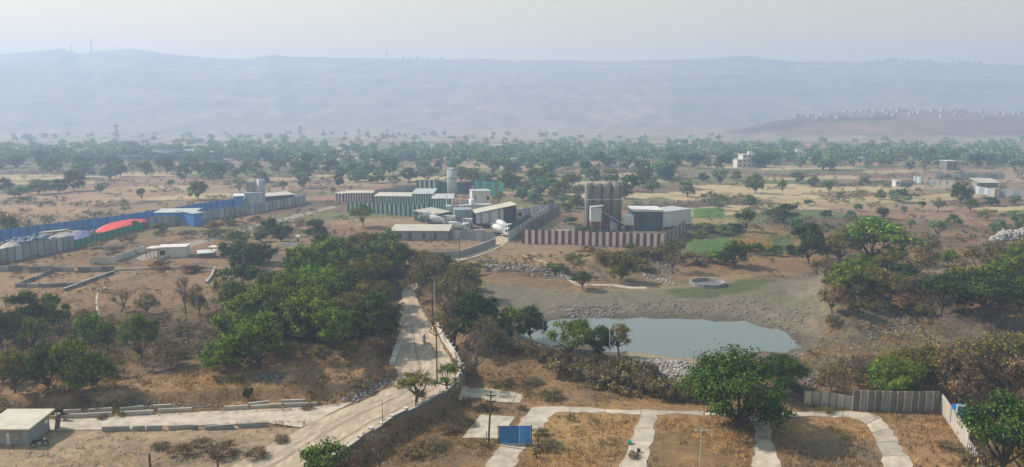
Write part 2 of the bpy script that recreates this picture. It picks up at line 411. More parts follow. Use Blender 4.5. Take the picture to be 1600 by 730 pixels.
# ------------------------------------------------------------------ ground sheet
TAN, OCH, RED, SCR = (.40, .30, .205), (.36, .235, .125), (.29, .185, .13), (.155, .125, .095)
MUD, OLV, CROP, PALE = (.255, .235, .185), (.21, .20, .11), (.085, .225, .05), (.27, .27, .17)
def LC(x, y):
    """land cover: the colour of soil, dry grass and crops, with shade painted on some slopes"""
    x = np.asarray(x, float); y = np.asarray(y, float)
    n1, n2, n3 = fbm(x / 30, y / 30, 101, 4), fbm(x / 9, y / 9, 103, 4), fbm(x / 70, y / 45, 105, 3)
    c = np.zeros(x.shape + (3,))
    def lerp(col, w):
        w = np.clip(w, 0, 1)[..., None]
        c[:] = c * (1 - w) + np.array(col) * w
    c[:] = RED
    lerp(OCH, smooth(.42, .6, n1))
    lerp(TAN, smooth(.55, .7, n3) * .7)
    lerp(SCR, smooth(.52, .68, n2) * .75)
    # farmland parcels
    a = 0.25
    u, v = x * math.cos(a) + y * math.sin(a), -x * math.sin(a) + y * math.cos(a)
    u = u + (fbm(x / 60, y / 60, 7, 2) - .5) * 30; v = v + (fbm(x / 60, y / 60, 8, 2) - .5) * 26
    row = np.floor(v / 24).astype(np.int64); cu = u / 75 + hash2(row, row * 0, 3) * 3
    cell = np.floor(cu).astype(np.int64)
    h = hash2(cell, row, 11)
    pal = [(.44, .29, .20), (.26, .17, .125), (.60, .47, .28), (.17, .13, .09), (.46, .34, .23), (.16, .22, .075), (.66, .54, .33), (.25, .25, .12), (.38, .24, .17)]
    f = smooth(225, 300, y)
    for i, p in enumerate(pal):
        lerp(p, ((h * len(pal)).astype(int) == i) * f * .95)
    edge = np.minimum(np.abs(v / 24 - row - .5), 9) > .44
    lerp((.13, .12, .075), edge * f * .75 * smooth(.35, .6, n2))
    lerp((.42, .33, .24), smooth(.62, .72, fbm(x / 18, y / 10, 121, 3)) * f * .5)
    def P(px, col, w=1.5, op=1.0, warp=2.5):
        pts = [tuple(at(*p)[:2]) for p in px]
        xs = [p[0] for p in pts]; ys = [p[1] for p in pts]
        pad = 12
        k = (x > min(xs) - pad) & (x < max(xs) + pad) & (y > min(ys) - pad) & (y < max(ys) + pad)
        if not k.any(): return
        s = sdist(x[k], y[k], pts) + (fbm(x[k] / 4, y[k] / 4, 55, 3) - .5) * 2 * warp
        m = np.zeros(x.shape); m[k] = smooth(-w, w, s) * op
        lerp(col, m)
    # plots in front
    P([(722, 590), (840, 555), (1000, 590), (1260, 605), (1480, 600), (1600, 640), (1600, 800), (440, 800), (520, 727), (614, 662)], (.42, .275, .15), 2)
    lerp((.25, .17, .10), smooth(.5, .65, n2) * (y < 118) * .6)
    P([(840, 650), (985, 650), (950, 690), (850, 690)], (.52, .35, .17), 2, .8)
    P([(1215, 655), (1340, 655), (1365, 690), (1240, 690)], (.46, .29, .15), 2, .8)
    P([(1240, 685), (1375, 690), (1385, 727), (1250, 727)], (.24, .19, .15), 2.5, .8)
    P([(1390, 660), (1465, 650), (1510, 727), (1420, 727)], (.45, .28, .15), 2, .8)
    P([(560, 727), (720, 620), (830, 640), (760, 727)], (.23, .17, .12), 2, .75)
    P([(740, 565), (850, 560), (960, 600), (1000, 630), (830, 632), (730, 600)], (.33, .225, .14), 2, .8)
    P([(850, 560), (960, 570), (1080, 605), (1080, 632), (930, 615)], (.13, .10, .08), 2, .8)
    # lot by the shed and the bank behind the paved road
    P([(-200, 668), (420, 665), (480, 670), (430, 700), (360, 735), (330, 800), (-200, 800)], (.50, .385, .275), 1, .9, 1)
    P([(200, 690), (400, 685), (330, 735), (60, 735)], (.30, .215, .145), 2, .6)
    P([(-200, 645), (0, 643), (240, 638), (500, 630), (590, 608), (600, 560), (470, 560), (330, 585), (0, 610), (-200, 620)], (.43, .285, .165), 2, .85)
    P([(-200, 648), (0, 644), (240, 639), (350, 634), (350, 625), (0, 630), (-200, 632)], (.16, .125, .095), .8, .8)
    # left field under the trees
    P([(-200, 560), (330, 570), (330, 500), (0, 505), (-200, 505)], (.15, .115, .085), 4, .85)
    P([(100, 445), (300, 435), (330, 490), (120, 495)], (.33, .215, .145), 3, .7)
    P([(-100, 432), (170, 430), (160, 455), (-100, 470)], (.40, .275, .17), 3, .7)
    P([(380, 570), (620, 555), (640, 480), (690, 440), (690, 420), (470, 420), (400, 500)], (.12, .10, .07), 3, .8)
    # pond surroundings
    P([(700, 470), (740, 440), (900, 455), (1080, 445), (1290, 425), (1300, 500), (1250, 560), (1100, 575), (980, 560), (760, 530)], MUD, 3, .95)
    P([(1100, 560), (1200, 548), (1280, 530), (1330, 470), (1460, 480), (1600, 495), (1600, 580), (1250, 580), (1090, 600)], (.225, .195, .15), 3, .9)
    P([(850, 500), (1000, 492), (1180, 497), (1250, 530), (1300, 505), (1270, 470), (1100, 470), (860, 485)], (.27, .235, .18), 2.5, .8)
    sdp = sdist(x, y, POND); lerp((.15, .135, .105), smooth(-6, -1, sdp + (n2 - .5) * 6) * .8)
    P([(1035, 458), (1065, 440), (1160, 434), (1215, 438), (1190, 452), (1120, 464), (1050, 468)], (.115, .155, .06), 1.5, .8)
    P([(1150, 462), (1225, 452), (1225, 462), (1150, 476)], (.21, .225, .13), 2, .6)
    P([(1195, 480), (1222, 464), (1272, 464), (1262, 481)], (.25, .255, .165), 1, .75, 2)
    P([(1222, 459), (1240, 440), (1292, 424), (1282, 463)], (.33, .275, .225), 1, .9, 1)
    P([(980, 548), (1060, 556), (1110, 560), (1110, 568), (1050, 566), (985, 558)], (.44, .36, .27), .8, .9, .6)
    P([(1330, 552), (1345, 535), (1400, 538), (1400, 552)], (.10, .14, .06), 1.5, .8)
    P([(890, 448), (960, 442), (1020, 450), (1180, 424), (1220, 426), (1100, 450), (900, 458)], (.40, .30, .20), 1.5, .7)
    P([(740, 410), (790, 390), (1000, 390), (1010, 402), (900, 420), (760, 425)], (.40, .29, .17), 3, .85)
    P([(760, 420), (900, 415), (1000, 405), (1080, 410), (1060, 440), (900, 445), (780, 445)], (.25, .195, .15), 2.5, .6)
    P([(1090, 415), (1260, 405), (1290, 420), (1180, 430), (1080, 430)], (.30, .195, .13), 2.5, .7)
    P([(1430, 488), (1600, 495), (1700, 500), (1700, 530), (1600, 528), (1440, 525)], (.15, .115, .09), 1.5, .9, 1.5)  # dark soil, with shade painted into this slope's colour
    P([(1300, 500), (1335, 482), (1450, 484), (1440, 540), (1340, 560), (1270, 560)], (.18, .155, .125), 1.5, .85, 2)  # darker tint paints shade onto the slope below the terrace edge
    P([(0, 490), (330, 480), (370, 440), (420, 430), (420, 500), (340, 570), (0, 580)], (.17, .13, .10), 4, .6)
    # crops
    P([(1084, 326), (1128, 325), (1135, 339), (1080, 340)], CROP, 1.5, .9, 1)
    P([(1082, 341), (1150, 343), (1150, 350), (1080, 349)], (.44, .34, .20), 1, .9, 1)
    P([(1075, 350), (1160, 350), (1160, 372), (1072, 372)], (.06, .10, .035), 1.5, .9, 2)
    P([(1070, 374), (1155, 372), (1165, 394), (1070, 397)], CROP, 2, .9, 1)
    P([(1195, 368), (1240, 366), (1245, 397), (1195, 398)], (.10, .16, .055), 2, .85, 2)
    P([(0, 250), (90, 250), (90, 260), (-10, 262)], (.27, .27, .15), 3, .8)
    P([(300, 258), (480, 255), (480, 268), (300, 270)], (.22, .23, .12), 3, .7)
    P([(-50, 300), (170, 292), (300, 300), (130, 330), (-50, 345)], (.42, .26, .18), 4, .6)
    P([(170, 325), (330, 308), (390, 305), (200, 340), (0, 372), (-50, 372), (0, 352)], (.40, .30, .18), 4, .8)
    P([(470, 340), (560, 355), (620, 350), (600, 370), (470, 365)], (.32, .19, .14), 4, .8)
    P([(1440, 270), (1600, 272), (1600, 300), (1440, 300)], (.42, .32, .25), 4, .6)
    # yards
    P([(690, 345), (800, 345), (800, 376), (775, 380), (700, 375)], (.33, .28, .22), 2, .9)
    P([(820, 350), (1060, 350), (1035, 385), (815, 380)], (.24, .21, .18), 2, .9)
    P([(-100, 405), (470, 318), (390, 318), (-100, 385)], (.30, .25, .20), 2, .8)
    c *= (0.86 + 0.28 * fbm(x / 1.4, y / 1.4, 200, 3))[..., None]
    return np.clip(c * np.array([.60, .585, .535]), .02, .8)

nr, na = GX.shape
idx = np.arange(nr * na).reshape(nr, na)
F = np.stack([idx[:-1, :-1], idx[:-1, 1:], idx[1:, 1:], idx[1:, :-1]], -1).reshape(-1, 4)
V = np.stack([GX, GY, GZ], -1).reshape(-1, 3)
def soilmat(name, s1=0.9, s2=6.0):
    m, nt, out = newmat(name)
    p = N(nt, 'ShaderNodeBsdfPrincipled'); p.inputs['Roughness'].default_value = 0.95
    p.inputs['Specular IOR Level'].default_value = 0.1
    at_ = N(nt, 'ShaderNodeAttribute', attribute_name='cover')
    geo = N(nt, 'ShaderNodeNewGeometry')
    a = noise(nt, s1, 5, geo.outputs['Position'], .7); b = noise(nt, s2, 3, geo.outputs['Position'], .7)
    c = mixrgb(nt, 'MULTIPLY', 1, at_.outputs['Color'], ramp(nt, a, [(.3, (.70, .70, .72)), (.7, (1.28, 1.24, 1.18))]))
    c = mixrgb(nt, 'MULTIPLY', 1, c, ramp(nt, b, [(.3, .72), (.7, 1.28)]))
    nt.links.new(c, p.inputs['Base Color'])
    bm = N(nt, 'ShaderNodeBump'); bm.inputs['Strength'].default_value = .6; bm.inputs['Distance'].default_value = .25
    nt.links.new(a, bm.inputs['Height']); nt.links.new(bm.outputs[0], p.inputs['Normal'])
    nt.links.new(p.outputs[0], out.inputs[0])
    return m
M['soil'] = soilmat('soil')
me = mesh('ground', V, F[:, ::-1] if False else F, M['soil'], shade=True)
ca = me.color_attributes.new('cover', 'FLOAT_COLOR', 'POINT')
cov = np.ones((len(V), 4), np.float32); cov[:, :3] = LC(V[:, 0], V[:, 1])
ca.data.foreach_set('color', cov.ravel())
ground = tag(link('ground', me), kind='structure')

# ------------------------------------------------------------------ hills
RIDGE_PX = np.array([(-900, 96), (-400, 90), (-100, 88), (0, 85), (60, 80), (95, 76), (125, 84), (160, 80), (205, 76), (260, 84), (330, 91), (385, 92), (430, 85), (450, 89), (600, 91), (700, 93), (740, 91), (800, 95), (860, 94), (940, 96), (1000, 95), (1100, 92), (1165, 87), (1240, 97), (1330, 96), (1450, 95), (1480, 98), (1560, 101), (1600, 102), (1900, 108), (2500, 112)], float)
RIDGE_Y = 2500.0
hx_ang = np.linspace(-1.6, 1.6, 520)                   # tan of azimuth
hy = np.concatenate([np.linspace(1080, 1600, 80), np.linspace(1608, 2440, 100), np.linspace(2446, 2570, 24), np.linspace(2600, 3100, 12)])
TT, YY = np.meshgrid(hx_ang, hy)
XX = TT * YY
pxr = 800 + FPX * TT / CP * 1.0
dpt = RIDGE_Y * CP
pxr = 800 + XX / YY * RIDGE_Y / (RIDGE_Y * CP - 200 * SP) * FPX
ry = np.interp(pxr, RIDGE_PX[:, 0], RIDGE_PX[:, 1])
b = -(ry - 365) / FPX
rz = CAM_H + RIDGE_Y * (-SP + b * CP) / (CP + b * SP)
foot = 1460 + 200 * (fbm(XX / 700, YY * 0 + 3, 61, 3) - .5) * 2 + 300 * smooth(250, 700, XX)
t = np.clip((YY - foot) / (RIDGE_Y - foot), 0, 1)
prof = 0.26 * smooth(0, .45, t) + .14 * smooth(.38, .60, t) + .60 * t ** 1.6
prof = prof + .007 * np.sin(prof * 38 + 3 * fbm(XX / 500, YY / 500, 66, 2)) * np.sin(np.pi * t)
gul = fbm(XX / 260, YY / 900, 63, 4) - .5
hz = rz * prof + gul * 34 * np.sin(np.pi * np.clip(t, 0, 1)) + (fbm(XX / 60, YY / 60, 67, 3) - .5) * 10 * np.clip(t * 4, 0, 1) * (1 - smooth(.93, 1, t))
hz = np.where(YY > RIDGE_Y, rz - (YY - RIDGE_Y) * .12, hz)
# the nearer hill that carries the village
vp = 800 + FPX * TT / (CP + 0.02)
top = np.interp(vp, [1080, 1130, 1180, 1240, 1300, 1390, 1500, 1600, 2000], [0, 9, 22, 35, 43, 49, 45, 40, 38])
vh = top * smooth(1130, 1420, YY) * (1 - .9 * smooth(1600, 1800, YY)) + (fbm(XX / 50, YY / 50, 71, 3) - .5) * 5 * smooth(3, 10, top)
lowh = 5 * smooth(.5, .75, fbm(XX / 300, YY / 300, 75, 2)) * smooth(1300, 1600, YY)
hz = np.maximum(hz, np.maximum(vh * (top > .5), lowh)) - 3 * (1 - smooth(1080, 1180, YY))
def hill_height(x, y):
    u = np.interp(x / y, hx_ang, np.arange(len(hx_ang))); v = np.interp(y, hy, np.arange(len(hy)))
    i, j = int(min(u, len(hx_ang) - 2)), int(min(v, len(hy) - 2)); a, b_ = u - i, v - j
    return (hz[j, i] * (1 - a) + hz[j, i + 1] * a) * (1 - b_) + (hz[j + 1, i] * (1 - a) + hz[j + 1, i + 1] * a) * b_
V = np.stack([XX, YY, hz], -1).reshape(-1, 3)
nr, na = XX.shape
idx = np.arange(nr * na).reshape(nr, na)
F = np.stack([idx[:-1, :-1], idx[:-1, 1:], idx[1:, 1:], idx[1:, :-1]], -1).reshape(-1, 4)
M['hill_soil'] = soilmat('hill_soil', .02, .12)
me = mesh('hills', V, F, M['hill_soil'], shade=True)
n1 = fbm(XX / 300, hz / 13, 81, 4); n2 = fbm(XX / 45, YY / 70, 83, 4)
c = np.zeros(XX.shape + (3,)); c[:] = (.31, .25, .175)
def hl(col, w):
    global c
    w = np.clip(w, 0, 1)[..., None]; c = c * (1 - w) + np.array(col) * w
hl((.15, .135, .085), smooth(.40, .64, n1) * .35); hl((.12, .12, .075), smooth(.5, .62, fbm(XX / 26, YY / 40, 83, 4)) * .45)
hl((.29, .22, .16), smooth(.6, .72, fbm(XX / 140, YY / 140, 87, 3)) * (1 - smooth(.25, .6, t)) * .9)
vm = smooth(4, 12, vh) * (YY < 1750)
hl((.18, .13, .095), vm * .95); hl((.27, .16, .12), vm * smooth(.5, .62, n2) * .7); hl((.07, .06, .05), vm * smooth(.52, .66, fbm(XX / 60, YY / 60, 91, 3)) * .8)
ca = me.color_attributes.new('cover', 'FLOAT_COLOR', 'POINT')
cov = np.ones((len(V), 4), np.float32); cov[:, :3] = c.reshape(-1, 3); ca.data.foreach_set('color', cov.ravel())
tag(link('hills', me), kind='structure')

# ------------------------------------------------------------------ water
def sheet(name, polys, m, lift, thick=0.0, z=None, sub=None):
    """flat pieces laid on the ground: each polygon triangulated as a fan grid between two rails"""
    V, F = [], []
    for rails in polys:
        n = len(V)
        cols = sub or 6
        for (a, b_) in rails:
            for k in range(cols + 1):
                q = k / cols
                x, y = a[0] + (b_[0] - a[0]) * q, a[1] + (b_[1] - a[1]) * q
                V.append((x, y, 0))
        for i in range(len(rails) - 1):
            for k in range(cols):
                p = n + i * (cols + 1) + k
                F.append((p, p + 1, p + cols + 2, p + cols + 1))
    V = np.array(V, float)
    V[:, 2] = (HG(V[:, 0], V[:, 1]) if z is None else z) + lift
    return link(name, mesh(name, V, F, m, shade=True))
m, nt, out = newmat('water')
p = N(nt, 'ShaderNodeBsdfPrincipled'); p.inputs['Base Color'].default_value = (.13, .162, .152, 1)
p.inputs['Roughness'].default_value = .03; p.inputs['IOR'].default_value = 1.33
geo = N(nt, 'ShaderNodeNewGeometry'); bm = N(nt, 'ShaderNodeBump')
bm.inputs['Strength'].default_value = .05; bm.inputs['Distance'].default_value = .06
nt.links.new(noise(nt, 1.3, 3, geo.outputs['Position']), bm.inputs['Height']); nt.links.new(bm.outputs[0], p.inputs['Normal'])
nt.links.new(p.outputs[0], out.inputs[0]); M['water'] = m
cx = sum(q[0] for q in POND) / len(POND); cy = sum(q[1] for q in POND) / len(POND)
me = bpy.data.meshes.new('water'); grow = [(cx + (a - cx) * 1.25, cy + (b_ - cy) * 1.3, WATER_Z) for a, b_ in POND]
me.from_pydata([(a, b_, WATER_Z) for a, b_, _ in grow], [], [tuple(range(len(grow)))]); me.materials.append(m)
w = tag(link('water', me), kind='structure')

# ------------------------------------------------------------------ roads and paved strips
def dense(rails, step=2.0):
    out = []
    for (a, b_), (c_, d) in zip(rails[:-1], rails[1:]):
        n = max(1, int(math.hypot(c_[0] - a[0], c_[1] - a[1]) / step))
        for k in range(n):
            q = k / n
            out.append(((a[0] + (c_[0] - a[0]) * q, a[1] + (c_[1] - a[1]) * q), (b_[0] + (d[0] - b_[0]) * q, b_[1] + (d[1] - b_[1]) * q)))
    out.append(rails[-1]); return out
def rough_edges(rails, amp):
    o = []
    for i, (a, b_) in enumerate(rails):
        s1, s2 = random.uniform(-amp, amp), random.uniform(-amp, amp)
        dx, dy = b_[0] - a[0], b_[1] - a[1]; l = math.hypot(dx, dy) or 1
        o.append(((a[0] + dx / l * s1, a[1] + dy / l * s1), (b_[0] + dx / l * s2, b_[1] + dy / l * s2)))
    return o
m, nt, out = newmat('dirt_road')
p = N(nt, 'ShaderNodeBsdfPrincipled'); p.inputs['Roughness'].default_value = .95; p.inputs['Specular IOR Level'].default_value = .1
geo = N(nt, 'ShaderNodeNewGeometry'); mp = N(nt, 'ShaderNodeMapping'); mp.inputs['Rotation'].default_value = (0, 0, R(-12)); mp.inputs['Scale'].default_value = (1, .12, 1)
nt.links.new(geo.outputs['Position'], mp.inputs['Vector'])
c = mixrgb(nt, 'MULTIPLY', 1, (.45, .365, .27), ramp(nt, noise(nt, 1.2, 5, mp.outputs[0], .7), [(.3, (.68, .66, .64)), (.7, (1.2, 1.2, 1.18))]))
c = mixrgb(nt, 'MULTIPLY', 1, c, ramp(nt, noise(nt, .4, 6, geo.outputs['Position'], .75), [(.3, .75), (.7, 1.2)]))
c = mixrgb(nt, 'MULTIPLY', 1, c, ramp(nt, noise(nt, 4, 3, geo.outputs['Position'], .75), [(.3, .85), (.7, 1.15)]))
nt.links.new(c, p.inputs['Base Color']); nt.links.new(p.outputs[0], out.inputs[0]); M['dirt_road'] = m
rails = [(at0(a, y), at0(b_, y)) for a, b_, y in ROAD_PX]
tag(sheet('road', [rough_edges(dense(rails), .45)], M['dirt_road'], .05, sub=10), kind='structure')
M['rut'] = mat('rut', (.37, .295, .215), .95, var=.5, scale=.5)
for q0, q1 in ((.22, .29), (.38, .44), (.58, .65), (.74, .79)):
    rl = [((l_[0] + (r_[0] - l_[0]) * q0, l_[1] + (r_[1] - l_[1]) * q0), (l_[0] + (r_[0] - l_[0]) * q1, l_[1] + (r_[1] - l_[1]) * q1)) for l_, r_ in rails[:15]]
    tag(sheet('wheel_rut', [rough_edges(dense(rl, 1.2), .16)], M['rut'], .058, sub=2), kind='structure')
tag(sheet('paved_road', [rough_edges(dense([(at0(*a), at0(*b_)) for a, b_ in SIDE_PX]), .2)], M['paving'], .075, sub=8), kind='structure')
def strip(name, pxrails, m='paving', lift=.04, amp=.28, sub=5, slabs=None):
    rr = [(tuple(at(*a)[:2]), tuple(at(*b_)[:2])) for a, b_ in pxrails]
    rr = rough_edges(dense(rr, 1.0), amp)
    if not slabs:
        return tag(sheet(name, [rr], M[m], lift, sub=sub), kind='structure')
    o = tag(link(name, None), kind='structure')
    i = 0
    while i < len(rr) - 1:
        n = random.randint(slabs - 1, slabs + 1); seg = rr[i:i + n + 1]
        if len(seg) > 1:
            a0, a1 = seg[-2], seg[-1]; g = .07
            seg = seg[:-1] + [tuple((p1[0] + (p0[0] - p1[0]) * g, p1[1] + (p0[1] - p1[1]) * g) for p0, p1 in zip(a0, a1))]
            s_ = sheet('slab', [seg], M[m], lift + random.uniform(-.012, .012), sub=sub); s_.parent = o
        i += n
    return o
M['track_gravel'] = mat('track_gravel', (.27, .235, .195), .95, var=.4, scale=.6)
strip('path', [((745, 760), (792, 760)), ((760, 727), (805, 727)), ((779, 700), (818, 700)), ((790, 690), (826, 690)), ((806, 666), (847, 668)), ((820, 650), (858, 654)), ((833, 637), (872, 644))], slabs=4)
strip('path', [((833, 636.5), (840, 647)), ((880, 636), (880, 644)), ((935, 639), (935, 645.5)), ((990, 641), (990, 647)), ((1090, 643), (1090, 649)), ((1180, 645), (1180, 652)), ((1262, 644), (1262, 651)), ((1330, 643.5), (1326, 653)), ((1356, 646), (1340, 656)), ((1375, 653), (1352, 664)), ((1392, 670), (1362, 677)), ((1408, 700), (1374, 700)), ((1424, 727), (1382, 727)), ((1445, 765), (1390, 765))], lift=.046, slabs=4)
strip('path', [((1002, 646), (1028, 646)), ((995, 665), (1024, 665)), ((984, 695), (1017, 695)), ((968, 727), (1011, 727)), ((950, 760), (1003, 760))], lift=.054, slabs=4)
strip('path', [((1168, 648), (1206, 648)), ((1178, 665), (1205, 668)), ((1183, 690), (1207, 690)), ((1176, 727), (1218, 727)), ((1170, 760), (1228, 760))], lift=.060, slabs=4)
strip('concrete_slab', [((724, 603), (716, 617)), ((748, 606), (745, 622)), ((785, 611), (778, 628)), ((820, 618), (812, 630))], lift=.05, slabs=3)
strip('concrete_slab', [((752, 648), (722, 684)), ((778, 650), (750, 685)), ((805, 653), (777, 687))], lift=.05)
strip('track', [((205, 402), (222, 408)), ((262, 388), (275, 394)), ((330, 370), (342, 374)), ((400, 352), (410, 355.5)), ((470, 334), (478, 337)), ((520, 322), (527, 324.5))], 'track_gravel', .06, .6, 3)
strip('footpath', [((812, 398), (815, 398)), ((872, 418), (875, 417)), ((885, 437), (890, 436)), ((898, 447), (903, 445)), ((960, 448), (962, 445)), ((1010, 452), (1010, 449))], 'paving', .05, .3, 2)
strip('footpath', [((153, 498), (157, 498)), ((149, 472), (152, 472)), ((151, 458), (154, 457)), ((163, 449), (166, 449))], 'paving', .05, .15, 2)
# ------------------------------------------------------------------ haze
hb = MB().box((0, 1500, 154), (11000, 3600, 322))
m = bpy.data.materials.new('haze'); m.use_nodes = True; nt = m.node_tree
for n in list(nt.nodes): nt.nodes.remove(n)
out = nt.nodes.new('ShaderNodeOutputMaterial'); pv = nt.nodes.new('ShaderNodeVolumePrincipled')
pv.inputs['Color'].default_value = (.545, .70, .985, 1); pv.inputs['Density'].default_value = HAZE_DENSITY
pv.inputs['Anisotropy'].default_value = .22
nt.links.new(pv.outputs[0], out.inputs['Volume'])
hz_o = tag(hb.build('haze', m), kind='stuff')
# ------------------------------------------------------------------ trees
def leaves(centres, spread, per, size, rng, flat=0.7, up=0.3, squash=0.8, mid=None):
    """leaf-sized faces around clump centres"""
    n = len(centres) * per
    c = np.repeat(centres, per, 0) + rng.normal(0, 1, (n, 3)) * np.repeat(spread, per)[:, None] * np.array([1, 1, squash])
    nrm = rng.normal(0, 1, (n, 3)) * .55
    if mid is not None:                       # leaves turn outwards from the crown and from their clump
        o1 = c - mid; o1 /= np.linalg.norm(o1, axis=1)[:, None] + 1e-6
        o2 = c - np.repeat(centres, per, 0); o2 /= np.linalg.norm(o2, axis=1)[:, None] + 1e-6
        nrm += o1 * .5 + o2 * 1.0
    nrm[:, 2] += up
    nrm /= np.linalg.norm(nrm, axis=1)[:, None]
    a = np.cross(nrm, rng.normal(0, 1, (n, 3))); a /= np.linalg.norm(a, axis=1)[:, None] + 1e-9
    b = np.cross(nrm, a)
    s = size * rng.uniform(.6, 1.35, n)[:, None]
    V = np.stack([c - a * s, c - b * s * flat, c + a * s, c + b * s * flat], 1).reshape(-1, 3)
    return V, np.arange(n * 4).reshape(-1, 4)
def tree_shape(seed, kind):
    """trunk and crown meshes about 8 m tall, base at the origin"""
    rng = np.random.default_rng(seed)
    P = dict(oak=(8, 4.2, .5, 14, 460, 52, .115), neem=(8, 4.2, 1.1, 11, 210, 40, .175), acacia=(7.5, 4.3, 1.7, 9, 190, 40, .14), young=(7.5, 2.9, 2.0, 8, 130, 32, .115),
             bare=(8, 3.0, 2.2, 7, 110, 5, .13), sparse=(7.5, 3.6, 1.3, 8, 140, 17, .15), bush=(3.2, 2.4, .25, 6, 90, 28, .15),
             dry=(2.6, 2.4, .15, 6, 110, 16, .11), far=(8, 4.0, .5, 9, 110, 12, .42), farbush=(4, 3.2, .3, 5, 36, 9, .45))[kind]
    ht, cr, cb, nl, nc, per, ls = P
    lob = []
    for k in range(nl):
        th = 2 * math.pi * (k + rng.uniform(-.3, .3)) / (nl - 1)
        if k == nl - 1: q, zz, rr = 0, .72, .62
        else: q, zz, rr = rng.uniform(.42, .86), rng.uniform(.14, .78), rng.uniform(.22, .46)
        if kind == 'acacia': zz = zz * .6 + .35; rr *= .85
        lob.append((math.cos(th) * q * cr, math.sin(th) * q * cr, cb + (ht - cb) * zz * .92, rr * cr, rr * cr * (.62 if kind in ('acacia', 'bush', 'dry') else .8)))
    lw = np.array([l[3] ** 2 for l in lob]); lw /= lw.sum()
    C = []
    while len(C) < nc:
        l = lob[rng.choice(nl, p=lw)]
        d = rng.normal(0, 1, 3); d /= np.linalg.norm(d)
        if d[2] < -.35 and rng.random() < .7: d[2] *= -1
        r = rng.uniform(.55, 1.05) if rng.random() < .8 else rng.uniform(.1, .6)
        p = np.array([l[0] + d[0] * l[3] * r, l[1] + d[1] * l[3] * r, l[2] + d[2] * l[4] * r])
        if p[2] > cb * .75 + .15: C.append(p)
    C = np.array(C)
    mb = MB(); bare = kind in ('bare', 'sparse', 'dry')
    # skeleton: every clump hangs on the nearest branch grown so far
    lean = rng.normal(0, .25, 2)
    nodes = [np.array([0, 0, -.4]), np.array([lean[0] * .3, lean[1] * .3, cb * .5]), np.array([lean[0], lean[1], cb])]
    par = [-1, 0, 1]
    if kind in ('bush', 'dry', 'farbush'): nodes = [np.array([0, 0, -.2]), np.array([0, 0, .2]), np.array([0, 0, .4])]
    for l in lob:
        m_ = np.array([l[0] * .55 + lean[0] * .4, l[1] * .55 + lean[1] * .4, cb + (l[2] - cb) * .5]) + rng.normal(0, .15, 3)
        nodes.append(m_); par.append(2)
        nodes.append(np.array(l[:3]) + rng.normal(0, .15, 3)); par.append(len(nodes) - 2)
    order = np.argsort(np.linalg.norm(C - nodes[2], axis=1))
    for i in order[: (len(order) if kind not in ('far', 'farbush') else 0)]:
        A = np.array(nodes[2:]); dd = np.linalg.norm(A - C[i], axis=1) + .12 * np.maximum(0, A[:, 2] - C[i][2])
        j = int(np.argmin(dd)) + 2
        nodes.append(C[i]); par.append(j)
    w = np.ones(len(nodes))
    for i in range(len(nodes) - 1, 0, -1): w[par[i]] += w[i]
    base = .21 if ht > 6 else .05
    for i in range(1, len(nodes)):
        r0 = base * min(1, (w[par[i]] / w[1]) ** .45); r1 = base * (w[i] / w[1]) ** .45 * .9
        if kind not in ('far', 'farbush') or w[i] > 1 or i < 3:
            a_, b_ = nodes[par[i]], nodes[i]
            mid = (a_ + b_) / 2 + rng.normal(0, .05, 3) * np.linalg.norm(a_ - b_)
            big = i < 3 + 2 * nl
            mb.tube([a_, mid, b_], [r0 * (1.35 if i == 1 else 1), (r0 + r1) / 2, max(r1, .012)], 6 if i < 3 else (5 if big else 3), cap=False)
            if bare and not big:                     # twigs
                for _ in range(4 if kind != 'dry' else 2):
                    e = b_ + rng.normal(0, .55, 3) + np.array([0, 0, .2]); mb.tube([mid, e], [.022, .008], 3, cap=False)
    if kind not in ('far', 'farbush', 'bare'): C = C[rng.random(len(C)) > .12]
    V, F = leaves(C, np.full(len(C), (.20 * cr / 3.6 + .11) if kind not in ('far', 'farbush') else .5) * rng.uniform(.6, 1.4, len(C)), per, ls, rng, mid=np.array([0, 0, cb + (ht - cb) * .35]))
    return mb, V, F
PROTO = {}
for kind, nvar in (('oak', 3), ('neem', 6), ('acacia', 4), ('young', 3), ('bare', 3), ('sparse', 4), ('bush', 4), ('dry', 4), ('far', 6), ('farbush', 4)):
    for k in range(nvar):
        mb, V, F = tree_shape(1000 + 37 * k + len(kind) * 7, kind)
        tm = mb.data('trunk', M['bark_grey'] if kind in ('bare', 'sparse', 'dry') else M['bark'])
        cm = mesh('crown', V, F, L['green'])
        ext = np.abs(V[:, :2]).max(); hh = np.percentile(V[:, 2], 99.5)
        PROTO.setdefault(kind, []).append((tm, cm, float(np.percentile(np.hypot(V[:, 0], V[:, 1]), 97)), float(hh), mb, V, F))
TREES = []
def tree(px, py, hpx, wpx, kind, leaf, label, group=None, name='tree', cat='tree', simple=False, pos=None):
    p = pos if pos is not None else at(px, py)
    k = mpp(p[1], p[2])
    tm, cm, cr, hh, *_ = PROTO[kind][random.randrange(len(PROTO[kind]))]
    s = hpx * k / hh; sw = wpx * k / (2 * cr)
    o = empty(name, (p[0], p[1], p[2] - .05), random.uniform(0, 6.28), label, cat, group)
    o.scale = (sw, sw, s)
    t = link('trunk' if kind not in ('bush', 'dry', 'farbush') else 'stem', tm, o)
    c = link('crown' if kind not in ('bush', 'dry', 'farbush') else 'foliage', cm, o)
    c.material_slots[0].link = 'OBJECT'; c.material_slots[0].material = L[leaf]
    TREES.append((p[0], p[1]))
    return o
T = tree
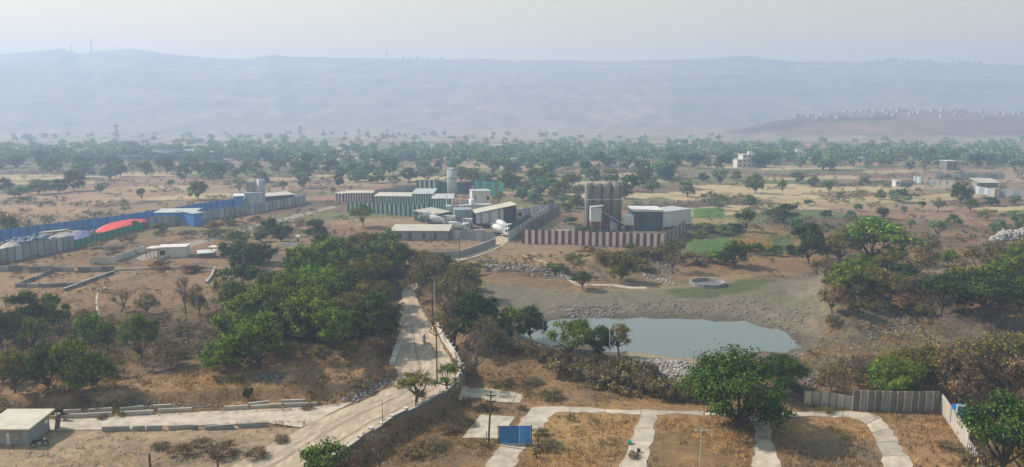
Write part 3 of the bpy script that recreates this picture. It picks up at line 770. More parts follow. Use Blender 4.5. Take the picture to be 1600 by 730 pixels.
# trees one can single out by look or place
T(1150, 668, 122, 160, 'oak', 'deep', 'largest dense green tree standing alone over the shaded concrete path')
T(1222, 618, 66, 70, 'oak', 'deep', 'round green tree just behind the largest lone tree, beside the pond')
T(650, 634, 54, 64, 'young', 'olive', 'sparse young tree with thin stems at the stepped retaining wall')
T(698, 626, 50, 42, 'young', 'green', 'narrow green sapling where the parapet meets the stepped wall')
T(503, 742, 56, 80, 'bush', 'green', 'leafy green bush cut by the bottom edge beside the dirt road', name='bush', cat='bush')
T(548, 745, 40, 50, 'dry', 'brown', 'brown dry bush beside the green bush at the bottom edge', name='bush', cat='bush')
T(893, 560, 60, 78, 'acacia', 'green', 'round green tree with forked trunk on the near shore of the pond')
T(936, 557, 46, 56, 'neem', 'dark', 'low dark tree squeezed between two lighter trees at the pond')
T(967, 556, 50, 42, 'young', 'olive', 'slender pale green tree right of the dark one at the pond shore')
T(796, 532, 54, 50, 'neem', 'green', 'green tree at the pond\'s far end beside the grey thicket')
T(830, 531, 54, 50, 'neem', 'dark', 'dark broad tree partly covering the end of the pond')
T(708, 545, 86, 72, 'sparse', 'grey', 'tall grey-green half-bare tree beside the curved parapet wall')
T(738, 535, 78, 84, 'neem', 'dark', 'dark rounded tree behind the grey trees beside the parapet')
T(758, 556, 66, 66, 'sparse', 'olive', 'thin olive tree in front of the dark rounded tree by the parapet')
T(745, 594, 80, 66, 'bare', 'grey', 'leafless grey tree with split trunk at the end of the parapet')
T(722, 600, 56, 46, 'bare', 'grey', 'small leafless tree close against the lower end of the parapet')
T(700, 500, 66, 70, 'sparse', 'grey', 'grey half-bare tree right of the two tall poles by the road')
T(720, 470, 64, 70, 'sparse', 'olive', 'olive half-bare tree beyond the poles on the far road bend')
T(680, 470, 70, 60, 'sparse', 'grey', 'grey tree standing behind the twin poles at the road')
T(600, 545, 50, 60, 'sparse', 'grey', 'bare grey brushy tree at the grove edge beside the road')
T(575, 572, 34, 36, 'bare', 'brown', 'small leafless sapling on the dry mound by the road', )
T(592, 745, 78, 50, 'bare', 'grey', 'dead thin tree in front of the stepped wall near bottom edge')
# left field
T(4, 548, 62, 60, 'acacia', 'dark', 'dark tree cut by the left edge above the clump of trees')
T(48, 518, 64, 56, 'neem', 'dark', 'dark dense tree in front of the ruined plot walls')
T(82, 512, 54, 52, 'neem', 'green', 'green tree adjoining the dark dense one in the left field')
T(57, 553, 58, 44, 'young', 'green', 'upright green tree between the dark tree and the left clump')
T(145, 548, 60, 66, 'neem', 'bright', 'bright green round tree above the large left clump')
T(24, 614, 68, 62, 'acacia', 'olive', 'olive yellowish tree, leftmost in the large left clump')
T(75, 614, 76, 66, 'neem', 'dark', 'dark green tree in the middle of the large left clump')
T(118, 611, 82, 70, 'neem', 'green', 'tall green tree in the right half of the large left clump')
T(154, 607, 60, 58, 'neem', 'green', 'green tree, rightmost of the large left clump')
T(121, 614, 34, 34, 'bush', 'bright', 'small yellowish-green bush at the foot of the large left clump', name='bush', cat='bush')
T(221, 570, 80, 58, 'acacia', 'green', 'isolated green umbrella-shaped tree on a thin trunk in left field')
T(231, 491, 36, 40, 'sparse', 'olive', 'small olive tree behind the isolated umbrella-shaped tree')
T(268, 577, 42, 46, 'sparse', 'grey', 'small grey sparse tree right of the isolated umbrella-shaped tree')
T(190, 488, 36, 36, 'bare', 'brown', 'leafless brown bushy tree on the open red field')
T(291, 492, 62, 36, 'bare', 'grey', 'tall leafless tree right of the red field, left of grove')
T(311, 494, 52, 34, 'sparse', 'grey', 'thin sparse tree beside the tall leafless one by grove')
T(351, 490, 60, 34, 'sparse', 'olive', 'narrow olive tree left of the small round grove tree')
T(365, 492, 58, 42, 'acacia', 'green', 'green tree on two dark trunks at the grove\'s left flank')
T(318, 575, 46, 40, 'bare', 'grey', 'dark leafless tree beside the bright tree at the mound')
T(355, 580, 54, 76, 'neem', 'bright', 'bright green low tree at the left foot of the grove')
T(404, 577, 86, 92, 'neem', 'green', 'broad green tree behind the bright low tree at the mound')
T(520, 553, 74, 58, 'neem', 'bright', 'bright green tree at the grove\'s front edge near the road')
T(388, 626, 22, 18, 'bush', 'dark', 'small dark green conical bush on the dry bank', name='bush', cat='bush')
T(375, 600, 16, 16, 'bush', 'olive', 'small olive bush above the conical bush on the bank', name='bush', cat='bush')
T(384, 425, 44, 62, 'neem', 'dark', 'dark blue-green tree above the pale rubble by the grove')
T(362, 412, 34, 44, 'bush', 'dark', 'dark low thicket by the canopy roof above the grove', name='bush', cat='bush')
T(410, 412, 34, 50, 'bush', 'dark', 'dark low thicket left of the grove\'s top', name='bush', cat='bush')
T(380, 448, 34, 66, 'bush', 'dark', 'long dark bush at the pale rubble line beside grove', name='bush', cat='bush')
T(425, 370, 30, 30, 'neem', 'dark', 'dark round tree beside the gravel track above the grove')
T(440, 378, 26, 34, 'neem', 'dark', 'dark tree right beside the round one at the gravel track')
T(408, 378, 16, 26, 'bush', 'dark', 'dark low bush left of the round tree at the track', name='bush', cat='bush')
T(372, 384, 24, 44, 'bush', 'green', 'pale green bush on the gravel track above the white hut', name='bush', cat='bush')
T(497, 376, 34, 38, 'neem', 'dark', 'dark tree peeking over the top of the grove')
T(567, 355, 36, 40, 'acacia', 'green', 'lone green tree in front of the green-white striped fence')
T(600, 400, 34, 34, 'neem', 'dark', 'dark tree at the left corner of the grey shed')
# by the rubble and the well
T(1050, 426, 54, 44, 'sparse', 'olive', 'olive tree with leaning trunk above the round well')
T(969, 440, 48, 52, 'neem', 'olive', 'round olive-green tree on the bank before the red-white fence')
T(910, 453, 30, 36, 'acacia', 'dark', 'small dark umbrella tree with forked trunk on the bank')
T(1148, 418, 42, 56, 'neem', 'dark', 'dark round tree beside the tan stalks and crops')
T(1264, 412, 64, 58, 'neem', 'dark', 'tall dark blue-green tree right of the crops')
T(1365, 414, 72, 122, 'neem', 'bright', 'broad bright green tree, brightest on the right side')
T(1312, 416, 56, 60, 'acacia', 'olive', 'olive tree between the dark tree and broad bright tree')
T(1448, 400, 40, 44, 'sparse', 'olive', 'pale sparse tree right of the broad bright tree')
T(1320, 470, 60, 72, 'neem', 'green', 'green tree on the terrace edge above the spoil ridge')
T(1300, 490, 54, 46, 'sparse', 'brown', 'brown sparse tree at the top of the spoil ridge')
T(1360, 466, 52, 60, 'acacia', 'olive', 'olive tree on the terrace below the broad bright tree')
T(1398, 474, 48, 60, 'sparse', 'olive', 'olive-brown sparse tree in the middle of the terrace')
T(1430, 440, 60, 60, 'sparse', 'grey', 'greyish tree standing over the dry stream bed')
T(1470, 494, 66, 76, 'acacia', 'dark', 'dark leaning tree over the shaded earth slope')
T(1535, 496, 72, 112, 'acacia', 'dark', 'wide dark spreading tree over the shaded earth slope')
T(1592, 486, 52, 58, 'neem', 'green', 'green tree at the right edge above the earth slope')
T(1535, 446, 64, 88, 'sparse', 'olive', 'large olive-brown tree behind the wide dark tree')
T(1585, 440, 58, 66, 'acacia', 'green', 'green tree at the right edge beside the olive-brown tree')
T(1500, 450, 46, 52, 'sparse', 'grey', 'greyish tree left of the large olive-brown tree')
# lower right
T(1390, 618, 60, 86, 'oak', 'bright', 'bright green tree spreading over the precast panel wall')
T(1448, 604, 66, 76, 'acacia', 'olive', 'pale olive tree behind the precast panel wall')
T(1405, 596, 52, 70, 'acacia', 'olive', 'olive tree behind the bright tree at the panel wall')
T(1298, 612, 40, 48, 'sparse', 'brown', 'brown sparse tree above the leaning precast panels')
T(1330, 600, 46, 50, 'sparse', 'grey', 'grey sparse tree behind the corner of the panel wall')
T(1555, 622, 104, 118, 'sparse', 'olive', 'large olive half-bare tree rising behind the corner wall')
T(1500, 634, 92, 84, 'sparse', 'brown', 'reddish-brown half-bare tree left of the large olive tree')
T(1588, 640, 90, 80, 'sparse', 'brown', 'brown twiggy tree at the right edge behind the green one')
T(1560, 756, 146, 124, 'acacia', 'deep', 'dark green open tree hanging over the wall at bottom right')
T(1596, 760, 110, 90, 'sparse', 'grey', 'grey twiggy tree in the bottom right corner')
T(1530, 750, 56, 60, 'dry', 'grey', 'grey dry brush behind the corrugated wall at bottom right', name='bush', cat='bush')
# more trees and thicket on the terrace and behind the panel wall
ex = [(1290, 440, 40, 44, 'sparse', 'grey'), (1345, 440, 44, 54, 'acacia', 'green'), (1385, 432, 44, 50, 'acacia', 'olive'), (1415, 456, 44, 54, 'neem', 'dark'), (1440, 470, 46, 54, 'sparse', 'brown'), (1375, 468, 40, 54, 'neem', 'olive'), (1340, 480, 40, 50, 'sparse', 'olive'), (1495, 482, 60, 64, 'neem', 'dark'), (1560, 480, 60, 70, 'neem', 'dark'), (1515, 470, 54, 60, 'acacia', 'olive'), (1570, 455, 54, 66, 'neem', 'green'), (1480, 430, 40, 44, 'acacia', 'green'), (1555, 420, 44, 54, 'sparse', 'olive'), (1600, 420, 50, 60, 'acacia', 'olive')]
for n, (px, py, h, w, k, lf) in enumerate(sorted(ex)):
    T(px, py, h, w, k, lf, f'{ORD[n]} tree from the left in the terrace thicket right of the pond', 'trees of the terrace thicket')
ex = [(1425, 596, 54, 70, 'sparse', 'olive'), (1475, 610, 70, 70, 'sparse', 'olive'), (1520, 606, 80, 80, 'sparse', 'brown'), (1570, 596, 80, 90, 'sparse', 'olive'), (1600, 610, 90, 80, 'acacia', 'olive'), (1360, 590, 40, 50, 'sparse', 'brown')]
for n, (px, py, h, w, k, lf) in enumerate(sorted(ex)):
    T(px, py, h, w, k, lf, f'{ORD[n]} dry tree from the left in the thicket behind the precast wall', 'trees of the thicket behind the precast wall')
ex = [(20, 585, 40, 44, 'acacia', 'yellow'), (98, 585, 50, 54, 'neem', 'olive'), (5, 600, 46, 50, 'neem', 'green'), (168, 540, 40, 40, 'acacia', 'green'), (30, 540, 44, 44, 'neem', 'green')]
for n, (px, py, h, w, k, lf) in enumerate(sorted(ex)):
    T(px, py, h, w, k, lf, f'{ORD[n]} smaller tree from the left between the larger left-field trees', 'smaller trees of the left field')
ex = [(655, 470, 64, 56, 'sparse', 'olive'), (668, 452, 60, 54, 'sparse', 'grey'), (690, 452, 56, 60, 'neem', 'dark'), (706, 480, 60, 60, 'sparse', 'olive'), (640, 432, 44, 50, 'acacia', 'olive'), (612, 424, 44, 50, 'neem', 'green'), (728, 500, 60, 56, 'sparse', 'grey'), (750, 520, 56, 54, 'neem', 'dark')]
for n, (px, py, h, w, k, lf) in enumerate(sorted(ex)):
    T(px, py, h, w, k, lf, f'{ORD[n]} tree from the left along the hidden road bend past the poles', 'trees along the hidden road bend')
# the grove
poly = [(352, 572), (400, 505), (440, 455), (480, 428), (540, 415), (620, 416), (660, 425), (640, 440), (612, 470), (610, 505), (606, 540), (560, 556), (480, 556), (420, 572)]
wp = [at0(*p) for p in poly]; spots = []
tries = 0
while len(spots) < 56 and tries < 6000:
    tries += 1
    x, y = random.uniform(-62, -16), random.uniform(112, 205)
    if not bool(inside(np.array([x]), np.array([y]), wp)[0]): continue
    if min([9] + [math.hypot(x - a, y - b_) for a, b_ in spots]) < 4.6: continue
    if float(pdist(np.array([x]), np.array([y]), ROADC)[0]) < 7: continue
    spots.append((x, y))
items = []
for x, y in spots:
    z = H1(x, y); u, v = project(x, y, z)
    r = random.random()
    if u > 540 and r < .55: kl = ('acacia', random.choice(['olive', 'yellow', 'olive']), 'olive-crowned')
    elif r < .30: kl = ('neem', 'bright', 'bright green')
    elif r < .75: kl = ('neem', 'green', 'mid-green')
    else: kl = ('neem', 'dark', 'dark green')
    items.append((u, v, x, y, z, kl))
items.sort()
cnt = {}
for u, v, x, y, z, (k, lf, word) in items:
    n = cnt.get(word, 0); cnt[word] = n + 1
    h = random.uniform(5.6, 10.2) / mpp(y, z)
    T(u, v, h, h * random.uniform(.85, 1.2), k, lf, f'{ORD[n]} {word} tree from the left in the dense grove', 'trees of the dense grove beside the road', pos=(x, y, z))
# dark thicket at the pond outlet and other shrubs
def bushes(lst, fmt, group, kinds=('bush', 'dry'), leafs=('grey', 'brown')):
    for i, (px, py, h, w) in enumerate(sorted(lst)):
        T(px, py, h, w, random.choice(kinds), random.choice(leafs), fmt.format(ORD[i]), group, name='shrub', cat='shrub')
bushes([(870, 585, 26, 44), (905, 590, 28, 46), (935, 600, 30, 50), (925, 580, 28, 50), (965, 606, 30, 54), (985, 590, 30, 44), (1000, 610, 32, 54), (1030, 620, 30, 50), (1060, 624, 30, 48), (1075, 626, 30, 40), (960, 585, 30, 44), (1015, 592, 26, 40)], '{} dark grey-brown shrub from the left in the thicket below the pond', 'dark thicket below the pond', ('dry', 'bush'), ('grey', 'brown', 'grey'))
bushes([(770, 545, 28, 50), (800, 550, 24, 44), (830, 556, 24, 44), (855, 562, 24, 40), (880, 566, 22, 40)], '{} grey shrub from the left along the reed fence', 'shrubs along the reed fence', ('dry',), ('grey',))
bushes([(430, 558, 26, 50), (455, 560, 26, 44), (500, 562, 24, 44), (550, 560, 28, 44), (585, 555, 30, 44)], '{} dry shrub from the left at the grove\'s front edge', 'shrubs at the grove front edge', ('dry',), ('grey', 'brown', 'olive'))
bushes([(735, 455, 24, 40), (715, 440, 30, 44), (700, 430, 30, 44), (735, 430, 20, 36), (668, 432, 34, 40)], '{} olive shrub from the left at the road bend', 'shrubs at the far road bend', ('bush', 'dry'), ('grey', 'olive'))
bushes([(1000, 425, 22, 44), (985, 405, 16, 36), (945, 408, 16, 40), (1030, 400, 16, 36), (895, 412, 18, 36), (870, 425, 14, 40), (1080, 415, 22, 40), (1100, 408, 16, 40), (1010, 400, 14, 44), (920, 400, 14, 40), (1120, 412, 18, 44)], '{} scrubby bush from the left on the rubble mounds before the striped fence', 'bushes on the rubble mounds', ('bush', 'dry'), ('brown', 'olive', 'green', 'grey'))
bushes([(1340, 490, 22, 40), (1372, 484, 18, 36), (1410, 486, 22, 40), (1440, 492, 22, 40), (1300, 510, 22, 30), (1345, 468, 26, 50), (1420, 464, 26, 44), (1385, 452, 26, 40), (1340, 446, 26, 40), (1460, 455, 26, 40)], '{} scrub bush from the left on the terrace', 'scrub on the terrace', ('bush', 'dry'), ('grey', 'brown', 'olive'))
bushes([(1180, 398, 20, 30), (1210, 400, 18, 26), (1235, 400, 18, 24), (1290, 405, 26, 40), (1100, 362, 14, 40), (1130, 366, 14, 36), (1150, 362, 14, 34), (1095, 372, 12, 30)], '{} dark bush from the left among the green crops', 'bushes among the crops', ('bush',), ('dark', 'green'))
bushes([(10, 515, 18, 40), (110, 522, 20, 46), (135, 500, 18, 44), (165, 520, 22, 50), (205, 525, 20, 44), (235, 535, 20, 44), (255, 545, 20, 40), (180, 590, 18, 40), (285, 525, 20, 40), (330, 535, 24, 40), (345, 505, 24, 44), (320, 555, 24, 40), (280, 560, 18, 36)], '{} dry grey shrub from the left in the left field', 'dry shrubs of the left field', ('dry',), ('grey', 'brown'))
bushes([(150, 372, 10, 24), (200, 380, 12, 30), (250, 362, 14, 26), (290, 372, 12, 30), (335, 360, 14, 34), (180, 395, 12, 34), (150, 388, 10, 30), (360, 352, 10, 30), (400, 345, 8, 26), (470, 352, 8, 26), (300, 425, 12, 40), (250, 420, 12, 40)], '{} dusty shrub from the left before the long grey fence', 'dusty shrubs before the grey fence', ('dry', 'bush'), ('grey', 'brown', 'olive'))
bushes([(790, 605, 12, 34), (860, 622, 14, 40), (835, 600, 10, 30), (760, 640, 10, 30), (700, 675, 14, 40), (680, 700, 14, 44), (640, 712, 14, 44), (730, 665, 12, 34), (845, 680, 12, 34), (860, 700, 12, 44), (990, 715, 10, 24), (1480, 700, 12, 44), (1290, 645, 10, 34), (815, 640, 8, 20)], '{} low dry clump from the left in the fenced plots', 'dry clumps in the plots', ('dry',), ('brown', 'grey', 'olive'))
bushes([(285, 712, 20, 44), (345, 712, 22, 54), (318, 700, 16, 40), (400, 715, 16, 40), (440, 690, 10, 30), (560, 605, 18, 46), (585, 600, 14, 40), (250, 700, 10, 30), (160, 655, 8, 16), (480, 640, 8, 24)], '{} dry bush from the left beside the paved road and its kerbs', 'dry bushes beside the paved road', ('dry',), ('brown', 'grey'))
bushes([(908, 366, 14, 26), (925, 366, 12, 20), (890, 350, 12, 24), (1016, 386, 18, 14), (985, 388, 8, 26)], '{} green bush from the left at the silo yard and its striped fence', 'bushes of the silo yard', ('bush',), ('green', 'olive'))
# scattered field trees
fld = [(310, 312, 30, 34, 'neem', 'green'), (222, 314, 20, 16, 'acacia', 'green'), (14, 364, 28, 30, 'neem', 'olive'), (116, 298, 32, 36, 'neem', 'dark'), (60, 304, 24, 46, 'neem', 'dark'), (30, 308, 18, 36, 'neem', 'dark'), (92, 302, 22, 30, 'neem', 'dark'), (8, 300, 22, 30, 'neem', 'dark'), (156, 302, 16, 18, 'neem', 'dark'), (268, 296, 16, 12, 'acacia', 'dark'), (80, 272, 28, 34, 'neem', 'dark'), (130, 278, 26, 36, 'neem', 'dark'), (172, 282, 24, 30, 'neem', 'dark'), (228, 276, 26, 26, 'neem', 'dark'), (288, 284, 32, 24, 'neem', 'dark'), (262, 272, 26, 26, 'neem', 'dark'), (188, 276, 28, 24, 'neem', 'green'), (325, 278, 26, 24, 'neem', 'dark'), (345, 282, 26, 20, 'neem', 'dark'), (410, 292, 26, 26, 'neem', 'dark'), (375, 300, 22, 24, 'sparse', 'dark'), (442, 300, 18, 16, 'acacia', 'dark'), (475, 294, 26, 26, 'neem', 'dark'), (530, 292, 22, 16, 'neem', 'dark'), (520, 304, 12, 12, 'acacia', 'dark'), (170, 355, 12, 14, 'sparse', 'olive'), (140, 350, 10, 10, 'sparse', 'olive'), (212, 358, 14, 12, 'bush', 'green')]
cl = {}
for px, py, h, w, k, lf in sorted(fld):
    lf = 'far' if lf == 'dark' and random.random() < .6 else lf
    n = cl.get('a', 0); cl['a'] = n + 1
    T(px, py, h, w, k, lf, f'{ORD[n]} tree from the left among those scattered beyond the blue fence', 'trees scattered beyond the blue fence', name='field_tree')
fld = [(1074, 308, 26, 26, 'neem'), (1125, 288, 24, 26, 'neem'), (1180, 302, 30, 34, 'neem'), (1098, 284, 14, 20, 'neem'), (1124, 328, 24, 34, 'sparse'), (1110, 322, 22, 30, 'sparse'), (1172, 324, 20, 18, 'neem'), (1222, 304, 24, 14, 'acacia'), (1165, 362, 36, 34, 'acacia'), (1205, 346, 28, 40, 'sparse'), (1225, 350, 32, 40, 'neem'), (1243, 372, 34, 20, 'neem'), (1295, 300, 18, 14, 'neem'), (1262, 322, 10, 16, 'bush'), (1380, 342, 18, 18, 'neem'), (1358, 352, 16, 30, 'bush'), (1422, 362, 20, 14, 'acacia'), (1465, 372, 28, 30, 'acacia'), (1500, 318, 34, 36, 'neem'), (1516, 334, 24, 18, 'acacia'), (1466, 330, 22, 20, 'sparse'), (1406, 316, 22, 38, 'bush'), (1375, 312, 16, 18, 'neem'), (1340, 330, 12, 14, 'bush'), (1560, 366, 24, 26, 'neem'), (1592, 360, 30, 28, 'neem'), (1540, 344, 18, 34, 'sparse'), (1490, 352, 18, 26, 'bush'), (1440, 328, 14, 12, 'acacia'), (1412, 336, 14, 12, 'sparse'), (1330, 345, 16, 24, 'bush'), (1550, 322, 14, 24, 'neem'), (1585, 320, 16, 20, 'neem'), (1530, 300, 14, 14, 'neem'), (1270, 292, 16, 20, 'neem'), (1245, 286, 18, 22, 'neem'), (1150, 282, 16, 18, 'neem'), (1350, 290, 14, 20, 'bush'), (1310, 312, 8, 12, 'bush'), (1290, 340, 12, 18, 'bush')]
for n, (px, py, h, w, k) in enumerate(sorted(fld)):
    T(px, py, h, w, k, random.choice(['far', 'green', 'dark', 'olive' if k == 'sparse' else 'far']), f'{ORD[n]} tree from the left among those in the brown fields beyond the crops', 'trees in the brown fields beyond the crops', name='field_tree')
fld = [(560, 284, 20, 30, 'neem'), (590, 286, 18, 30, 'neem'), (615, 290, 16, 28, 'sparse'), (640, 284, 22, 34, 'neem'), (670, 282, 22, 34, 'neem'), (720, 284, 24, 34, 'neem'), (575, 276, 20, 34, 'neem'), (845, 306, 28, 36, 'neem'), (870, 310, 26, 34, 'neem'), (890, 300, 30, 36, 'neem'), (822, 304, 24, 30, 'sparse'), (905, 312, 24, 30, 'sparse'), (985, 300, 28, 34, 'neem'), (800, 300, 26, 34, 'neem'), (760, 296, 26, 34, 'neem'), (860, 326, 16, 26, 'sparse'), (690, 302, 12, 18, 'bush'), (1005, 292, 26, 34, 'neem'), (780, 318, 20, 22, 'sparse'), (885, 330, 14, 24, 'bush'), (1040, 282, 22, 28, 'neem'), (955, 290, 26, 34, 'neem'), (925, 288, 28, 32, 'neem'), (835, 318, 22, 28, 'neem'), (880, 320, 22, 30, 'sparse'), (900, 326, 22, 28, 'neem'), (815, 314, 22, 28, 'neem'), (858, 296, 26, 34, 'neem'), (975, 310, 18, 26, 'neem'), (790, 292, 26, 36, 'neem'), (740, 288, 26, 36, 'neem'), (1020, 300, 20, 26, 'neem'), (838, 290, 28, 36, 'neem')]
for n, (px, py, h, w, k) in enumerate(sorted(fld)):
    T(px, py, h, w, k, random.choice(['far', 'green', 'dark']), f'{ORD[n]} tree from the left in the trees behind the two plants', 'trees behind the two plants', name='field_tree')
# tree belt below the hills: the front rows are trees, the hazy mass behind is one wood
SECT = [(-100, 'left of the far warehouse'), (180, 'below the far warehouse'), (320, 'between the far warehouse and the green silo'), (520, 'behind the striped green compound'), (700, 'behind the green silo'), (860, 'behind the four brown silos'), (1010, 'left of the white block'), (1150, 'around the white block'), (1300, 'between the white block and the red-roofed house'), (1480, 'at the right edge of the belt')]
bl = []
for i in range(190):
    px = -60 + 1720 * (i + random.uniform(-.5, .5)) / 190
    py = random.uniform(250, 280) if 300 < px < 1050 else random.uniform(248, 266)
    bl.append((px, py))
cn = {}
for px, py in bl:
    sec = [s for s in SECT if px >= s[0]][-1][1]
    n = cn.get(sec, 0); cn[sec] = n + 1
    p = at(px, py); h = (random.uniform(6.5, 12) if not (185 < px < 318 and py < 262) else random.uniform(4, 6)) / mpp(p[1], p[2])
    T(px, py, h, h * random.uniform(.9, 1.35), 'far', random.choice(['far', 'far', 'dark']), f'{ORD[n]} belt tree from the left {sec}', 'trees of the long belt below the hills', name='belt_tree', pos=p)
FARMESH = []
for tm, cm, cr, hh, mb, V, F in PROTO['far'] + PROTO['farbush']:
    FARMESH.append((cr, hh, V, F))
VV, FF, off = [], [], 0
for i in range(1150):
    px = random.uniform(-150, 1750); py = 221 + 31 * random.random() ** .55 if i > 150 else random.uniform(209, 222)
    cr, hh, v, f = random.choice(FARMESH)
    x, y = at0(px, py)
    if y > 1500: continue
    if px > 1120 and y > 1150: continue
    s = random.uniform(6, 11) / hh; sw = random.uniform(4.5, 8) / cr; a = random.uniform(0, 6)
    nf = 130; sel = RNG.choice(len(f), nf, replace=False); v = v.reshape(-1, 4, 3)[sel]; v = (v + (v - v.mean(1, keepdims=True)) * .7).reshape(-1, 3); f = np.arange(nf * 4).reshape(-1, 4)
    q = v.copy(); q[:, 0], q[:, 1] = (v[:, 0] * math.cos(a) - v[:, 1] * math.sin(a)) * sw + x, (v[:, 0] * math.sin(a) + v[:, 1] * math.cos(a)) * sw + y
    q[:, 2] = v[:, 2] * s + H1(x, y)
    VV.append(q); FF.append(f + off); off += len(q)
tag(link('distant_wood', mesh('distant_wood', np.concatenate(VV), np.concatenate(FF), L['far'])), 'hazy mass of distant trees spread across the plain below the hills', 'wood', kind='stuff')

# hedgerows and scrub along the field edges
n = 30000
y = RNG.uniform(215 ** .5, 760 ** .5, n) ** 2; x = RNG.uniform(-.8, .8, n) * y
a_ = .25; u = x * math.cos(a_) + y * math.sin(a_) + (fbm(x / 60, y / 60, 7, 2) - .5) * 30; v_ = -x * math.sin(a_) + y * math.cos(a_) + (fbm(x / 60, y / 60, 8, 2) - .5) * 26
fr = np.abs(v_ / 24 - np.floor(v_ / 24) - .5)
yard = np.zeros(n, bool)
for pl in ([(-60, 426), (117, 390), (233, 360), (480, 318), (455, 308), (392, 314), (-60, 376)], [(540, 340), (610, 380), (660, 406), (775, 384), (815, 384), (1040, 392), (1080, 350), (980, 320), (880, 320), (790, 300), (650, 290), (520, 300)], [(1070, 398), (1165, 396), (1160, 320), (1080, 320)]):
    yard |= inside(x, y, [at0(*p) for p in pl])
keep = ~yard & ((fr > .455) & (fbm(x / 25, y / 25, 401, 3) > .40) | (fbm(x / 22, y / 22, 403, 3) > .66) | (RNG.random(n) < .015)) & (y > 235 - 60 * (x > 110))
x, y = x[keep][:3600], y[keep][:3600]
VV, FF, off = [], [], 0
for xx, yy in zip(x, y):
    _, _, cr, hh, _, v, f = random.choice(PROTO['farbush'])
    nf = 60; sel = RNG.choice(len(f), nf, replace=False); q = v.reshape(-1, 4, 3)[sel].reshape(-1, 3)
    s_ = random.uniform(.12, .55) * (1.5 if random.random() < .15 else .9); a2 = random.uniform(0, 6.28)
    VV.append(np.stack([(q[:, 0] * math.cos(a2) - q[:, 1] * math.sin(a2)) * s_ * 1.25 + xx, (q[:, 0] * math.sin(a2) + q[:, 1] * math.cos(a2)) * s_ * 1.25 + yy, q[:, 2] * s_ + H1(xx, yy)], -1))
    FF.append(np.arange(nf * 4).reshape(-1, 4) + off); off += nf * 4
h_ = len(VV) // 2
def joined(name, label, A, B, m):
    B = [b_ - B[0].min() for b_ in B]
    return tag(link(name, mesh(name, np.concatenate(A), np.concatenate(B), L[m])), label, 'scrub', None, 'stuff')
k1, k2 = list(range(0, len(VV), 2)), list(range(1, len(VV), 2))
for ks, m_, lab in ((k1, 'grey', 'dry grey-olive hedgerow scrub along the field edges of the plain'), (k2, 'dark', 'green hedgerow bushes along the field edges of the plain')):
    joined('hedgerow_scrub', lab, [VV[i] for i in ks], [np.arange(240).reshape(-1, 4) + 240 * j for j in range(len(ks))], m_)
# ------------------------------------------------------------------ fences and walls
_panel_cache = {}
def unit_box(w, t, h, m):
    k = (round(w, 2), t, round(h, 2), m)
    if k not in _panel_cache: _panel_cache[k] = MB().box((0, 0, h / 2), (w, t, h)).data('panel', M[m])
    return _panel_cache[k]
def fence(name, label, pxs, h, pw, mats, post=None, cat='fence', t=.06, group=None, gap=.02, cap=None, posth=.15, postw=.12, pos=None, piece='panel', jitter=0.0, drop=.25):
    """a run of separate upright panels along ground points, with posts and coping"""
    pts = pos or [at(*p) for p in pxs]
    o = empty(name, pts[0], 0, label, cat, group)
    n_ = 0
    for a, b_ in zip(pts[:-1], pts[1:]):
        d = Vector((b_.x - a.x, b_.y - a.y, 0)); n = max(1, round(d.length / pw)); w = d.length / n; rz = math.atan2(d.y, d.x)
        for i in range(n):
            c = a + (b_ - a) * ((i + .5) / n); z = min(H1(c.x - d.x / n / 2, c.y - d.y / n / 2), H1(c.x + d.x / n / 2, c.y + d.y / n / 2))
            c = Vector((c.x, c.y, z - drop)) - pts[0]
            mm = mats[n_ % len(mats)]; n_ += 1
            q = link(piece, unit_box(w - gap, t, h + drop, mm), o, c, rz)
            if jitter: q.rotation_euler = (random.uniform(-jitter, jitter), random.uniform(-jitter, jitter) * .3, rz); q.location.z += random.uniform(-.1, .1) * (jitter > .02)
            if cap: link('coping', unit_box(w - gap, t + .12, .1, cap), o, (c.x, c.y, c.z + h + drop), rz)
            if post and n_ % 1 == 0:
                e = a + (b_ - a) * (i / n)
                nrm = Vector((d.y, -d.x, 0)).normalized() * (t / 2 + postw / 2 + .005)
                link('post', unit_box(postw, postw, h + posth + drop, post), o, (e.x - pts[0].x + nrm.x, e.y - pts[0].y + nrm.y, c.z), rz)
    return o
fence('sheet_fence', 'long blue metal sheet fence along the far side of scrap yard', [(-60, 386), (60, 371), (130, 362), (250, 344), (330, 331), (392, 322)], 4.2, 3.0, ['blue_sheet'], 'dark_steel', jitter=.012)
fence('sheet_fence', 'long grey sheet fence in front of the scrap yard, leftmost run', [(-60, 426), (0, 412), (60, 400), (117, 388)], 4.0, 2.4, ['grey_sheet', 'pale_grey_sheet', 'grey_sheet'], 'dark_steel', jitter=.015)
fence('sheet_fence', 'green net-covered stretch of fence beside the red tarpaulin', [(117, 388), (175, 371), (233, 356)], 2.5, 3.0, ['green_net'], 'dark_steel', jitter=.01)
fence('sheet_fence', 'grey sheet fence from the green net past the blue shed to its end', [(233, 356), (296, 349), (360, 339), (420, 329), (478, 318)], 3.9, 2.6, ['grey_sheet', 'grey_sheet', 'pale_grey_sheet'], 'dark_steel', jitter=.015)
fence('sheet_fence', 'short grey fence closing the far end of the scrap yard', [(478, 318), (455, 313), (392, 318)], 3.6, 3.0, ['grey_sheet'], None)
fence('striped_fence', 'green and white striped sheet fence, front of the left plant', [(543, 332), (600, 335), (672, 338)], 4.4, 1.0, ['green_sheet', 'pale_green'], None, jitter=.006)
fence('striped_fence', 'green and white striped sheet fence at the back beside the green silo', [(651, 302), (684, 302)], 6.8, 1.2, ['green_sheet', 'pale_green'], None)
fence('sheet_fence', 'dark blue-green sheet fence stretching right behind the green silo', [(684, 302), (742, 304)], 6.2, 3.0, ['dark_blue_sheet', 'green_sheet', 'dark_blue_sheet'], None)
